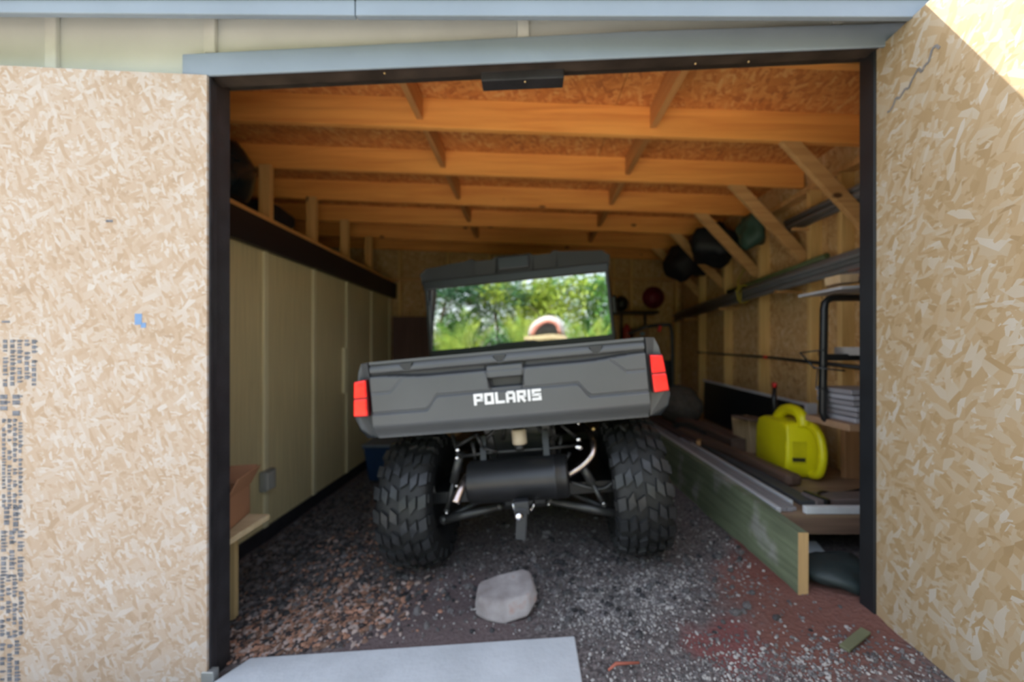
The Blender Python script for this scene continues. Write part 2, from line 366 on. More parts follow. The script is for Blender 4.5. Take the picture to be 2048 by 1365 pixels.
# loft behind the ledge
lo = empty('trim_6', (0, 0, 0), kind='structure', label='loft deck behind the cripple studs, coloured dark for the shade there', category='trim')
MB().box((-3.1, 1.5, CZ+.9), (-2.1, 5.45, CZ+.95)).build('loft_floor', M_dark, lo)  # dark colour stands in for the shade of the loft void
tag(MB().box((-3.16, 1.5, -.4), (-3.1, 5.45, CZ+1.75)).build('wall_loft', M_dark), label='end wall of the loft, coloured black for the shade there', category='wall', kind='structure')  # black put on this wall for the darkness of the void

# right wall
wr = empty('wall_right', (0, 0, 0), kind='structure', label='strand board right wall with pine studs', category='wall')
MB().box((2.206, 1.49, -.4), (2.22, 5.45, CZ+1.5)).build('leak_backing', M_dark, wr)  # unseen backing, added to keep outside light out of the panel gaps
for y0, y1 in ((1.5, 2.72), (2.725, 3.94), (3.945, 5.42)):
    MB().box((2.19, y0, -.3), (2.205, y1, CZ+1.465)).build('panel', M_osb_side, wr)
st = None
for d in [1.62]+[r-.13 for r in RD[1:]]+[2.52]:
    if st is None:
        st = MB().box((2.10, -.019, .1), (2.19, .019, CZ+1.22), .002).build('stud', M_stud, wr); st.location = (0, d, 0)
    else:
        c = st.copy(); C.objects.link(c); c.location = (0, d, 0)
MB().box((2.10, 1.6, CZ+1.2), (2.19, 5.4, CZ+1.24)).build('top_plate', M_brace, wr)
# back wall
wb = empty('wall_back', (0, 0, 0), kind='structure', label='strand board back wall of the shed', category='wall')
for x0, x1 in ((-3.1, -1.25), (-1.245, -.02), (-.015, 1.205), (1.21, 2.2)):
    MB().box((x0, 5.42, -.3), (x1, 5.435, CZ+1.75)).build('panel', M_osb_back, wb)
MB().box((-3.16, 5.436, -.4), (2.3, 5.45, CZ+1.75)).build('leak_backing', M_dark, wb)  # unseen sheet added behind the panels to stop light leaking in
for x in (-1.9, -1.2, -.6, 0, .6, 1.2, 1.45, 2.1):
    MB().box((x-.019, 5.33, -.1), (x+.019, 5.42, RB(x)), .002).build('stud', M_stud, wb)
MB().box((-1.98, 5.32, 1.0+CZ), (2.1, 5.42, 1.04+CZ)).build('girt', M_brace, wb)
# ceiling
ce = empty('ceiling', (0, 0, 0), kind='structure', label='strand board roof deck tinted with orange bounce glow, on pine rafters with diagonal braces', category='ceiling')
slope = math.atan(.038)
def slanted(x0, x1, y0, y1, h0, h1, name, mat, parent, bevel=.002):
    b = MB(); v = []
    for x in (x0, x1):
        for y in (y0, y1):
            for h in (h0, h1): v.append(b.bm.verts.new((x, y, RB(x)+h)))
    for f in ((0, 1, 3, 2), (4, 6, 7, 5), (0, 4, 5, 1), (2, 3, 7, 6), (0, 2, 6, 4), (1, 5, 7, 3)): b.bm.faces.new([v[i] for i in f])
    return b.build(name, mat, parent, bevel=bevel)
pr = slanted(-3.08, 2.15, -.019, .019, 0, .184, 'rafter', M_raft, ce); pr.location = (0, RD[0], 0)
for d in RD[1:]+[5.30]:
    c = pr.copy(); C.objects.link(c); c.location = (0, d, 0)
for i, (y0, y1) in enumerate(((1.64, 2.93), (2.935, 4.155), (4.16, 5.46))):
    for x0, x1 in ((-3.15, -1.9), (-1.895, .53), (.535, 2.3)):
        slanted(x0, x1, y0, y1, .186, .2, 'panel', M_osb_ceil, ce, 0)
slanted(-3.3, 2.4, 1.64, 5.6, .201, .26, 'roof_deck', M_dark, ce, 0)
for i in range(5):
    for x in (-.69, .76):
        slanted(x-.019, x+.019, RD[i]+.02, RD[i+1]-.02, .045, .184, 'blocking', M_raftY, ce)
for d in RD[1:]:
    p = Vector((1.59, d, CZ+1.33)); q = Vector((2.17, d, CZ+.715))
    dirv = (q-p).normalized(); nrm = Vector((dirv.z, 0, -dirv.x))
    b = MB(); R = Matrix((dirv, Vector((0, 1, 0)), nrm)).transposed()
    b.obox((p+q)/2, ((q-p).length, .036, .089), R, .002)
    b.build('brace', M_brace, ce)

# front wall with the opening
wf = empty('wall_front', (0, 0, 0), kind='structure', label='board-and-batten front wall around the opening, its tan paint lightened for daylight', category='wall')
def hd(x): return CZ+(700-(152-(x*FPX/1.45+1062-412)*60/1340))/FPX*1.45      # underside of the header, rising to the right
MB().box((-3.16, 1.46, -.4), (-1.27, 1.49, CZ+1.34)).build('panel', M_front, wf)
b = MB(); b.prism([(-1.27, hd(-1.27)), (1.36, hd(1.36)), (1.36, CZ+1.34), (-1.27, CZ+1.34)], 1.46, 1.49); b.build('panel', M_front, wf)
MB().box((1.36, 1.46, -.2), (2.3, 1.49, CZ+1.34)).build('panel', M_front, wf)
for x in (-2.49, -1.878, -1.257, -.03, 1.2):
    MB().box((x-.022, 1.444, hd(x)+.09 if x > -1.3 else -.2), (x+.022, 1.46, CZ+1.33), .003).build('batten', plain('daylit_batten', (.68, .70, .66), .6) if x < -2.4 else bpy.data.materials['daylit_batten'], wf)  # battens of the same tan, with the outdoor light in their colour
# gable and roof over the front: eave
ev = empty('trim_2', (0, 0, 0), kind='structure', label='blue-grey eave fascia boards running along the top', category='trim')
def sl2(poly, y0, y1, name, mat, parent, bevel=.003): 
    return MB().prism(poly, y0, y1).build(name, mat, parent, bevel=bevel)
eb = lambda px: CZ+(700-(23+min(px, 1100)*12/1100))/FPX*1.30
xa = lambda px: (px-1062)/FPX*1.30
sl2([(xa(-260), eb(0)), (xa(709), eb(709)), (xa(709), CZ+1.232), (xa(-260), CZ+1.232)], 1.30, 1.32, 'fascia_board', M_trim, ev)
sl2([(xa(711), eb(709)), (xa(2400), eb(1500)), (xa(2400), CZ+1.232), (xa(711), CZ+1.232)], 1.30, 1.32, 'fascia_board', M_trim, ev)
MB().box((-3.3, 1.292, CZ+1.233), (2.4, 1.34, CZ+1.240)).build('drip_edge', M_dark, ev)
b = MB(); b.prism([(1.322, CZ+1.195), (1.46, CZ+1.315), (1.46, CZ+1.33), (1.322, CZ+1.21)], -3.2, 2.35, lambda a, b_, c: (c, a, b_)); b.build('soffit', M_darkhead, ev)
b = MB(); v = []
for x in (-3.3, 2.4):
    k = RB(x)-CZ-1.36
    for y, z in ((1.33, 1.225), (1.70, 1.555+k), (1.70, 1.64+k), (1.32, 1.241)): v.append(b.bm.verts.new((x, y, CZ+z)))
b.bm.faces.new(v[:4]); b.bm.faces.new(v[4:][::-1])
for k in range(4): b.bm.faces.new((v[k], v[(k+1) % 4], v[(k+1) % 4+4], v[k+4]))
b.build('roof_edge', M_dark, ev)
b = MB(); b.box((-3.2, 1.485, CZ+1.28), (2.3, 1.50, CZ+1.37)); b.build('gable_fill', M_dark, ev)

# header trim and posts
hx = lambda px, d=1.41: (px-1062)/FPX*d
hzz = lambda py, d=1.41: CZ+(700-py)/FPX*d
tr = empty('trim_3', (0, 0, 0), kind='structure', label='blue-grey header trim over dark header beam', category='trim')
sl2([(hx(364), hzz(153)), (hx(1800), hzz(91)), (hx(1880), hzz(88)), (hx(1880), hzz(43)), (hx(1265), hzz(62)), (hx(364), hzz(108))], 1.41, 1.42, 'header_trim', M_trim, tr)
dd = 1.55
sl2([(hx(395, dd), hzz(186, dd)), (hx(1800, dd), hzz(122, dd)), (hx(1800, dd), hzz(60, dd)), (hx(395, dd), hzz(100, dd))], 1.49, dd, 'header_beam', M_darkhead, tr)
sl2([(hx(412, 1.46), hzz(166, 1.46)), (hx(1760, 1.46), hzz(104, 1.46)), (hx(1760, 1.46), hzz(80, 1.46)), (hx(412, 1.46), hzz(140, 1.46))], 1.421, 1.49, 'header_lip', plain('brown_header', (.045, .033, .026), .5, var=.4), tr)
MB().obox((hx(1045, 1.48), 1.50, hzz(151, 1.48)), (.33, .06, .045), (0, -.043, 0), .003).build('stop_block', M_dark, tr)
br = plain('brass_screw', (.7, .5, .25), .3, metal=1)
for px, py in ((1050, 155), (1390, 129), (1496, 125), (770, 148)): MB().ball((hx(px, 1.44), 1.437 if px != 1050 else 1.464, hzz(py, 1.44)), .0045, 1).build('screw', br, tr)
pl = empty('trim_4', (0, 0, 0), kind='structure', label='dark stained left door post', category='trim')
MB().box((hx(412, 1.43), 1.43, -.13), (hx(461, 1.53), 1.53, CZ+1.08), .004).build('post', M_dark, pl)
MB().box((hx(424, 1.45), 1.40, -.13), (hx(448, 1.45), 1.428, -.06), .003).build('foot_bracket', plain('galvanised', (.4, .42, .42), .5, metal=.7), pl)
MB().box((hx(412, 1.415), 1.415, -.1), (hx(420, 1.415), 1.429, CZ+1.07), .002).build('stop_strip', M_dark, pl)
pr_ = empty('trim_5', (0, 0, 0), kind='structure', label='black right door post', category='trim')
MB().box((1.345, 1.45, .05), (1.42, 1.517, CZ+1.20), .004).build('post', plain('black_post', (.012, .014, .017), .5, var=.2), pr_)

# ------------------------------------------------------------ doors
def ink_marks(door, marks, mat):
    pass
ang = math.atan2(1.40-1.355, -1.23+1.944)
D1 = empty('door_1', (hx(411, 1.40), 1.405, CZ), (0, 0, PI+ang*1.05), kind='structure', label='left shed door, pale strand board with blue ink stamps', category='door')
# local x runs away from the hinge; outside face is local +y (towards the camera)
MB().box((0, -.012, -1.36), (1.25, .0, 1.045), .001).build('panel', M_osb_l, D1)
MB().box((0, -.05, -1.36), (1.25, -.013, 1.045)).build('backing', M_dark, D1)
M_ink = plain('blue_grey_ink', (.15, .16, .19), .8, var=.5, scale=60)
M_ink2 = plain('grey_smudge', (.20, .19, .18), .9, var=.3)
rng = random.Random(5)
b = MB()
def dpt(px, py):   # point of the left door plane
    x0, y0 = hx(411, 1.40), 1.405; c, s = math.cos(PI+ang*1.05), math.sin(PI+ang*1.05)
    k = (px-1062)/FPX; t = (k*y0-x0)/(c-k*s); d = y0+t*s
    return t, (700-py)/FPX*d
def rect(px0, py0, px1, py1):
    a = dpt(px0, py0); c = dpt(px1, py1); b.box((min(a[0], c[0]), 0.0005, min(a[1], c[1])), (max(a[0], c[0]), .001, max(a[1], c[1])))
cols = [(6, 680, 78, 770, 5), (0, 790, 50, 826, 2), (4, 838, 48, 1012, 4), (8, 1014, 44, 1060, 2), (2, 1062, 52, 1150, 3), (0, 1150, 50, 1270, 4), (0, 1272, 44, 1360, 3)]
for (x0, y0, x1, y1, nc) in cols:
    w = (x1-x0)/nc
    for k in range(nc):
        y = y0
        while y < y1:
            L = rng.uniform(4, 10) if nc > 2 else rng.uniform(6, 12)
            if rng.random() < .8:
                xx = x0+k*w
                rect(xx+.5, y, xx+w*.6, y+L*.85)
                if rng.random() < .6: rect(xx+w*.4, y+L*.15, xx+w*.82, y+L*.5)
            y += L+1.5
for (x, y, w_, h_) in ((4, 642, 16, 4), (212, 440, 14, 5)): rect(x, y, x+w_, y+h_)
b.build('ink_stamp', M_ink, D1)
b = MB(); rect(270, 628, 284, 650); rect(282, 646, 292, 656); b.build('blue_spot', plain('blue_paint', (.16, .28, .5), .8), D1)

A2 = math.atan2(-1, -.07)
D2o = (1.366, 1.45, CZ)
D2 = empty('door_2', D2o, (0, 0, A2), kind='structure', label='right shed door, rough strand board with a sunlit upper corner', category='door')
MB().box((0, -.012, -1.06), (1.30, 0.0, 1.175), .001).build('panel', M_osb_r, D2)
MB().box((0.0, .001, -1.06), (1.30, .04, 1.175)).build('backing', M_dark, D2)
# grey pencil scrawl near the hinge side
b = MB(); rng = random.Random(11); x = .05; z = .90
for k in range(16):
    nx, nz = x+.012, .90+.007*k+rng.uniform(-.02, .02); b.bar((x, -.0135, z), (nx, -.0135, nz), .001, .008, up=(1, 0, .3)); x, z = nx, nz
b.build('pencil_scrawl', M_ink2, D2)

# ------------------------------------------------------------ utility vehicle
VO = Vector((.003, 2.16, -.000)); VR = Euler((0, math.radians(-5.2), math.radians(-3.2)), 'XYZ')
veh = empty('utility_vehicle', VO, VR, label='charcoal side-by-side utility vehicle with tailgate lettering, parked in the shed', category='vehicle')
VM = Matrix.Translation(VO) @ VR.to_matrix().to_4x4(); VI = VM.inverted()
L = lambda px, py, d: VI @ W(px, py, d)
# tires with lugs
def make_tire(Rt, w):
    b = MB(); n = 48; hw = w/2
    prof = [(.17, hw*.62), (.185, hw*.80), (.24, hw*1.0), (Rt-.06, hw*.99), (Rt-.03, hw*.88), (Rt-.020, hw*.5), (Rt-.018, 0), (Rt-.020, -hw*.5), (Rt-.03, -hw*.88), (Rt-.06, -hw*.99), (.24, -hw), (.185, -hw*.8), (.17, -hw*.62)]
    M = Matrix.Rotation(PI/2, 4, 'Y')
    rings = []
    for (r, z) in prof: rings.append([b.bm.verts.new(M @ Vector((r*math.cos(2*PI*k/n), r*math.sin(2*PI*k/n), z))) for k in range(n)])
    for i in range(len(rings)):
        A_, B_ = rings[i], rings[(i+1) % len(rings)]
        for k in range(n):
            f = b.bm.faces.new((A_[k], A_[(k+1) % n], B_[(k+1) % n], B_[k])); f.smooth = True
    def P(x, th, r): return Vector((x, r*math.cos(th), r*math.sin(th)))
    def lug(quad, r0, r1):
        # quad of (x, theta)
        cx = sum(q[0] for q in quad)/4; ct = sum(q[1] for q in quad)/4
        lo_ = [b.bm.verts.new(P(x, t, r0-abs(x)/hw*.012)) for x, t in quad]
        hi = [b.bm.verts.new(P(cx+(x-cx)*.88, ct+(t-ct)*.88, r1-(abs(x)/hw)**3*.016)) for x, t in quad]
        b.bm.faces.new(hi).material_index = 1
        for k in range(4): b.bm.faces.new((lo_[k], lo_[(k+1) % 4], hi[(k+1) % 4], hi[k]))
    NL = 20; dt = 2*PI/NL
    for k in range(NL):
        for sgn in (1, -1):
            t0 = k*dt+(dt/2 if sgn < 0 else 0)
            s = sgn
            lug([(s*.004, t0+.02), (s*hw*.30, t0-.07), (s*hw*.34, t0+.10), (s*.004, t0+.17)], Rt-.03, Rt)
            lug([(s*hw*.37, t0+.04), (s*hw*.66, t0-.05), (s*hw*.66, t0+.11), (s*hw*.42, t0+.22)], Rt-.03, Rt)
            lug([(s*hw*.70, t0-.02), (s*hw*1.0, t0-.08), (s*hw*1.0, t0+.12), (s*hw*.70, t0+.16)], Rt-.05, Rt-.004)
            # side lug
            q = [(hw*.99, t0-.06, Rt-.04), (hw*.99, t0+.07, Rt-.04), (hw*1.0, t0+.06, Rt-.085), (hw*1.0, t0-.05, Rt-.085)]
            lo_ = [b.bm.verts.new(P(s*(x-.01), t, r)) for x, t, r in q]; hi = [b.bm.verts.new(P(s*(x+.010), t, r)) for x, t, r in q]
            b.bm.faces.new(hi)
            for j in range(4): b.bm.faces.new((lo_[j], lo_[(j+1) % 4], hi[(j+1) % 4], hi[j]))
    return b
RT = .37; TW = .275; TX = .605
t1 = make_tire(RT, TW).build('tire', [M_rubber, plain('tire_tread', (.024, .026, .029), .40, var=.3, scale=20, bump=.2)], veh); t1.location = (-TX-.005, 0, RT-.018)
rim = MB(); rim.lathe([(.168, -.085), (.175, -.08), (.15, -.06), (.14, .03), (.09, .05), (.05, .045), (.04, .06), (.001, .06)], Matrix.Rotation(-PI/2, 4, 'Y'), 28)
for k in range(6): rim.obox((0.05 * -1, .105*math.cos(k*PI/3), .105*math.sin(k*PI/3)), (.02, .05, .03), (k*PI/3, 0, 0))
rm = rim.build('rim', M_metal, t1)
for (x, y) in ((TX+.005, 0), (-TX, 2.06), (TX, 2.06)):
    c = copy_tree(t1, veh); c.location = (x, y, RT-.018); c.rotation_euler = (random.uniform(0, 1), 0, PI if x > 0 else 0)

# tailgate as a moulded panel
TY = -.47; TZ0, TZ1 = .80, 1.165; TXH = .64
def seg_d(px, pz, a, c):
    ax, az = a; bx, bz = c; dx, dz = bx-ax, bz-az; t = max(0, min(1, ((px-ax)*dx+(pz-az)*dz)/(dx*dx+dz*dz))); return math.hypot(px-ax-t*dx, pz-az-t*dz)
def sst(e0, e1, x):
    t = max(0, min(1, (x-e0)/(e1-e0))); return t*t*(3-2*t)
def tgy(u, v):
    """depth offset (positive = inwards) of the tailgate; u in -1..1, v 0 (top)..1 (bottom)"""
    x = u*TXH; z = v*.365; au = abs(u)
    y = 0.0
    y += .022*sst(.10, 0, v)                       # rolled top rail
    # recessed band under the rail, wider in the middle
    lowb = .235-.05*sst(.55, 1.0, au)
    y += .022*sst(.135, .165, v)*(1-sst(lowb-.03, lowb+.012, v))
    y -= .004*sst(lowb, lowb+.02, v)
    # raised lower field outline
    zl = .66-.17*(1-sst(.50, .60, au))
    seam = abs(v-zl)
    y += .007*(1-sst(.006, .020, seam*(.6 if .5 < au < .6 else 1)))
    y -= .008*sst(zl, zl+.03, v)
    y += .045*sst(.80, 1.0, v)                     # tucked lower edge
    # corner lines
    pts = [(.99*TXH, .40*.365), (.86*TXH, .40*.365), (.76*TXH, .24*.365)]
    dmin = min(seg_d(abs(x), z, pts[0], pts[1]), seg_d(abs(x), z, pts[1], pts[2]))
    y += .006*(1-sst(.002, .006, dmin))
    # handle recess
    hw2 = .093-.018*sst(.2, .46, v)
    if v > .17 and v < .50:
        e = abs(x); y += .035*(1-sst(hw2-.006, hw2, e))*sst(.325, .345, v)*(1-sst(.445, .47, v)); y += .008*(1-sst(hw2-.002, hw2+.004, e))*sst(hw2-.01, hw2-.006, e)
        if v < .33: y -= .006*(1-sst(hw2-.010, hw2-.004, e))
    # three cleat notches on the rail
    for cx in (-.72, -.03, .66):
        e = abs(u-cx); y += .014*(1-sst(.045-.028*sst(.05, .14, v), .052-.028*sst(.05, .14, v), e))*sst(.05, .065, v)*(1-sst(.13, .14, v))
    return y
b = MB(); nu, nv = 300, 90; g = []
for j in range(nv+1):
    v = j/nv; row = []
    for i in range(nu+1):
        u = -1+2*i/nu; row.append(b.bm.verts.new((u*TXH, TY+tgy(u, v)+.012*u*u, TZ1-v*(TZ1-TZ0))))
    g.append(row)
for j in range(nv):
    for i in range(nu):
        f = b.bm.faces.new((g[j][i], g[j][i+1], g[j+1][i+1], g[j+1][i])); f.smooth = True
        v = (j+.5)/nv; u = -1+2*(i+.5)/nu
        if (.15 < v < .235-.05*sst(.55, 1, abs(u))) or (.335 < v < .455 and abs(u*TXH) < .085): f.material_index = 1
b.box((-TXH, TY+.045, TZ0), (TXH, TY+.06, TZ1-.012))
b.box((-TXH, TY+.012, TZ1-.012), (TXH, TY+.06, TZ1+.001))
tg = b.build('tailgate', [M_body, M_bodydark], veh)
# handle flap
MB().box((-.082, TY-.006, TZ1-.325*.365), (.082, TY+.01, TZ1-.185*.365), .005).build('handle', M_body, tg)
for cx in (-.72, -.03, .66):
    MB().prism([(cx*TXH-.030, TZ1-.018), (cx*TXH+.030, TZ1-.018), (cx*TXH+.016, TZ1-.048), (cx*TXH-.016, TZ1-.048)], TY+.006, TY+.02).build('cleat', M_bodydark, tg)
# lettering
b = MB(); lw, lh, sw = .043, .052, .0125; x = -.152-.0; zc = TZ1-.63*.365
zc = TZ1-.585*.365-lh/2
def st_(x0, z0, x1, z1):
    b.box((x+x0, TY-.0155, zc+z0), (x+x1, TY+.004, zc+z1))
for ch in 'POLARIS':
    wI = sw if ch == 'I' else lw
    if ch == 'P': st_(0, 0, sw, lh); st_(sw, lh-sw, lw, lh); st_(sw, lh*.32, lw, lh*.32+sw*.9); st_(lw-sw, lh*.4, lw, lh-sw)
    if ch == 'O': st_(0, 0, sw, lh); st_(lw-sw, 0, lw, lh); st_(sw, 0, lw-sw, sw); st_(sw, lh-sw, lw-sw, lh)
    if ch == 'L': st_(0, 0, sw, lh); st_(sw, 0, lw, sw)
    if ch == 'A': st_(0, 0, sw, lh-.006); st_(lw-sw, 0, lw, lh-.006); st_(.006, lh-sw, lw-.006, lh); st_(sw, lh*.28, lw-sw, lh*.28+sw*.8)
    if ch == 'R':
        st_(0, 0, sw, lh); st_(sw, lh-sw, lw, lh); st_(sw, lh*.34, lw-.004, lh*.34+sw*.9); st_(lw-sw, lh*.42, lw, lh-sw)
        b.bar((x+lw*.45, TY-.006, zc+lh*.4), (x+lw-.006, TY-.006, zc), .0195, sw, up=(1, 0, .6))
    if ch == 'I': st_(0, 0, sw, lh)
    if ch == 'S': st_(0, 0, lw, sw); st_(0, lh-sw, lw, lh); st_(0, lh*.5-sw/2, lw, lh*.5+sw/2); st_(0, lh*.5, sw, lh-sw); st_(lw-sw, sw, lw, lh*.5)
    x += wI+.0065
b.build('lettering', M_white, tg, label='white block letters across the tailgate')
# bed end caps, tail lights, bed
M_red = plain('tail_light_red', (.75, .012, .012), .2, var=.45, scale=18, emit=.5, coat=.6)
M_redg = plain('tail_light_edge', (.10, .005, .008), .3)
for s in (-1, 1):
    f = lambda a, b_, c: (s*a, b_, c)
    pr = [(.650, 1.165), (.695, 1.162), (.712, 1.12), (.722, 1.06), (.735, .93), (.745, .90), (.738, .845), (.70, .80), (.650, .80)]
    b = MB(); A = []; 
    layers = [(TY+.012, 1.0), (TY+.06, 1.0), (TY+.09, 1.0)]
    vs_ = [[b.bm.verts.new((s*(x if k == 0 else x+.0), y+(.03 if x > .69 else 0)*(k == 0)+(.05*(max(0, .9-z)/.1))*(k == 0), z)) for x, z in pr] for k, (y, _) in enumerate(layers)]
    n = len(pr)
    b.bm.faces.new(vs_[0]); b.bm.faces.new(vs_[-1][::-1])
    for a_, c_ in zip(vs_, vs_[1:]):
        for k in range(n): b.bm.faces.new((a_[k], c_[k], c_[(k+1) % n], a_[(k+1) % n]))
    b.build('end_cap', M_body, veh, bevel=.006)
    tl = MB().prism([(s*.656, 1.088), (s*.716, 1.082), (s*.732, .915), (s*.660, .912)], TY+.004, TY+.035).build('tail_light', M_redg, veh, bevel=.003)
    MB().prism([(s*.660, 1.083), (s*.712, 1.078), (s*.720, 1.004), (s*.661, 1.004)], TY-.004, TY+.01).build('lens', M_red, tl, bevel=.004)
    MB().prism([(s*.662, .996), (s*.721, .996), (s*.728, .920), (s*.664, .917)], TY-.004, TY+.01).build('lens', M_red, tl, bevel=.004)
    # bed side
    MB().box((s*.63, TY+.10, .86), (s*.70, .50, 1.13), .01).box((s*.61, TY+.06, 1.12), (s*.705, .50, 1.16), .01).build('bed_side', M_bodydark, veh)
    # wheel arch
    b = MB()
    for k in range(6):
        a0 = PI*(.36+.28*k/6); a1 = PI*(.36+.28*(k+1)/6); r0, r1 = .455, .47
        b.prism([(r0*math.cos(a0), r0*math.sin(a0)), (r0*math.cos(a1), r0*math.sin(a1)), (r1*math.cos(a1), r1*math.sin(a1)), (r1*math.cos(a0), r1*math.sin(a0))], s*.46, s*.70, lambda a, b_, c: (c, a, b_+RT+.02))
    b.build('fender', M_blackplast, veh)
MB().box((-.63, TY+.06, .85), (.63, .50, .88)).box((-.63, .46, .88), (.63, .50, 1.10)).build('bed_floor', M_blackplast, veh)
# cage, roof, rear window
CY = .60; hwid = .70
b = MB()
def win_w(z): return .705-.01*(z-1.2)
for s in (-1, 1):
    b.tube([(s*.675, CY, .75), (s*.68, CY, 1.2), (s*.672, CY+.01, 1.72), (s*.65, CY+.06, 1.79), (s*.64, 1.5, 1.82), (s*.66, 2.0, 1.45), (s*.66, 2.15, 1.1)], .024, 10)
b.tube([(-.675, CY, 1.19), (.675, CY, 1.19)], .022, 8); b.tube([(-.67, CY+.01, 1.73), (.67, CY+.01, 1.73)], .024, 8)
b.tube([(-.70, CY, .8), (.70, CY, .8)], .022, 8)
b.build('roll_cage', M_blackplast, veh)
b = MB()
# roof: raised in the centre
prof = []
def rf(x):
    return 1.80+.045*sst(.71, .64, abs(x))+.02*sst(.64, .35, abs(x))+.012*sst(.36, .31, abs(x))
nx = 56; ny = 10; G = []
for j in range(ny+1):
    y = CY-.06+j/ny*1.45; row = []
    for i in range(nx+1):
        x = -.70+1.40*i/nx; z = rf(x)+.03*math.sin(PI*j/ny)+(.0 if j else -.012)-(.018 if .13 < abs(x) < .30 and j < 3 else 0)
        row.append(b.bm.verts.new((x, y, z)))
    G.append(row)
for j in range(ny):
    for i in range(nx):
        f = b.bm.faces.new((G[j][i], G[j][i+1], G[j+1][i+1], G[j+1][i])); f.smooth = True
low = [b.bm.verts.new((-.695+1.39*i/nx, CY-.045+(.012 if .13 < abs(-.695+1.39*i/nx) < .30 else 0), 1.715)) for i in range(nx+1)]
for i in range(nx): b.bm.faces.new((low[i], low[i+1], G[0][i+1], G[0][i]))
for ii in (0, nx):
    lowf = b.bm.verts.new((G[0][ii].co.x, CY+1.39, 1.73))
    b.bm.faces.new([low[ii]]+[G[j][ii] for j in range(ny+1)]+[lowf])
rfo = b.build('roof', plain('black_roof', (.010, .011, .013), .6, bump=.15), veh)
MB().box((-.12, CY-.072, 1.76), (.12, CY-.04, 1.862), .012).build('roof_rib', M_blackplast, rfo)
MB().box((-.69, CY-.055, 1.675), (.69, CY-.03, 1.745), .01).build('roof_skirt', M_blackplast, veh)
# plexiglass
m, t, bs = newmat('tinted_rear_screen'); t.nodes.remove(bs); out = t.nodes['Material Output']
gl = N(t, 'ShaderNodeBsdfGlossy'); gl.inputs['Roughness'].default_value = .015; gl.inputs['Color'].default_value = (1, 1, 1, 1)
tp = N(t, 'ShaderNodeBsdfTransparent'); tp.inputs['Color'].default_value = (.85, .87, .87, 1)
mxs = N(t, 'ShaderNodeMixShader'); mxs.inputs[0].default_value = .36; t.links.new(tp.outputs[0], mxs.inputs[1]); t.links.new(gl.outputs[0], mxs.inputs[2]); t.links.new(mxs.outputs[0], out.inputs['Surface'])
tc = N(t, 'ShaderNodeTexCoord'); nz = N(t, 'ShaderNodeTexNoise'); nz.inputs['Scale'].default_value = 2.2; nz.inputs['Detail'].default_value = 1; t.links.new(tc.outputs['Object'], nz.inputs[0])
bp = N(t, 'ShaderNodeBump'); bp.inputs['Strength'].default_value = .25; bp.inputs['Distance'].default_value = .02; t.links.new(nz.outputs[0], bp.inputs['Height']); t.links.new(bp.outputs[0], gl.inputs['Normal'])
rw = MB().prism([(-.668, 1.215), (.668, 1.215), (.662, 1.685), (-.662, 1.685)], CY-.042, CY-.036).build('rear_window', m, veh)
b = MB()
for s in (-1, 1): b.bar((s*.675, CY-.035, 1.2), (s*.668, CY-.035, 1.70), .018, .02, up=(0, 1, 0))
b.bar((-.68, CY-.035, 1.20), (.68, CY-.035, 1.20), .02, .04)
b.build('window_frame', M_blackplast, rw)
MB().prism([(-.25, 1.205), (-.15, 1.23), (.10, 1.23), (.18, 1.205)], CY-.06, CY-.043).build('latch_bar', M_blackplast, rw)
MB().prism([(-.645, .99), (.645, .99), (.66, 1.185), (-.66, 1.185)], CY-.005, CY+.01).build('cab_rear_panel', M_blackplast, veh)
# seats, steering wheel, dash, hood, mirrors
for x in (-.40, 0.03, .43):
    MB().box((x-.19, .72, .98), (x+.19, .83, 1.20), .04).box((x-.19, .80, .80), (x+.19, 1.25, .93), .04).build('seat', M_bodydark, veh)
b = MB(); cw = Vector((-.36, 1.36, 1.28)); R = Euler((math.radians(65), 0, 0)).to_matrix()
b.tube([cw+R @ Vector((.18*math.cos(a*PI/12), .18*math.sin(a*PI/12), 0)) for a in range(25)], .014, 8)
for a in (.5, 2.6, 4.7): b.bar(cw, cw+R @ Vector((.17*math.cos(a), .17*math.sin(a), 0)), .02, .01)
b.build('steering_wheel', M_blackplast, veh)
MB().box((-.66, 1.55, .85), (.66, 1.75, 1.15), .03).build('dashboard', M_bodydark, veh)
MB().prism([(1.72, .75), (1.72, 1.14), (2.2, 1.08), (2.5, .92), (2.52, .62), (2.2, .6)], -.45, .45, lambda a, b_, c: (c, a, b_)).build('hood', M_body, veh, bevel=.02)
for s in (-1, 1):
    b = MB(); b.tube([(s*.68, 1.35, 1.50), (s*.76, 1.33, 1.52)], .012, 8); b.box((s*.74, 1.28, 1.42), (s*.86, 1.32, 1.60), .02); b.build('side_mirror', M_blackplast, veh)
MB().box((-.50, -.15, .36), (.50, 2.3, .42)).box((-.64, .7, .42), (.64, 1.7, .5), .02).build('underbody', M_blackplast, veh)

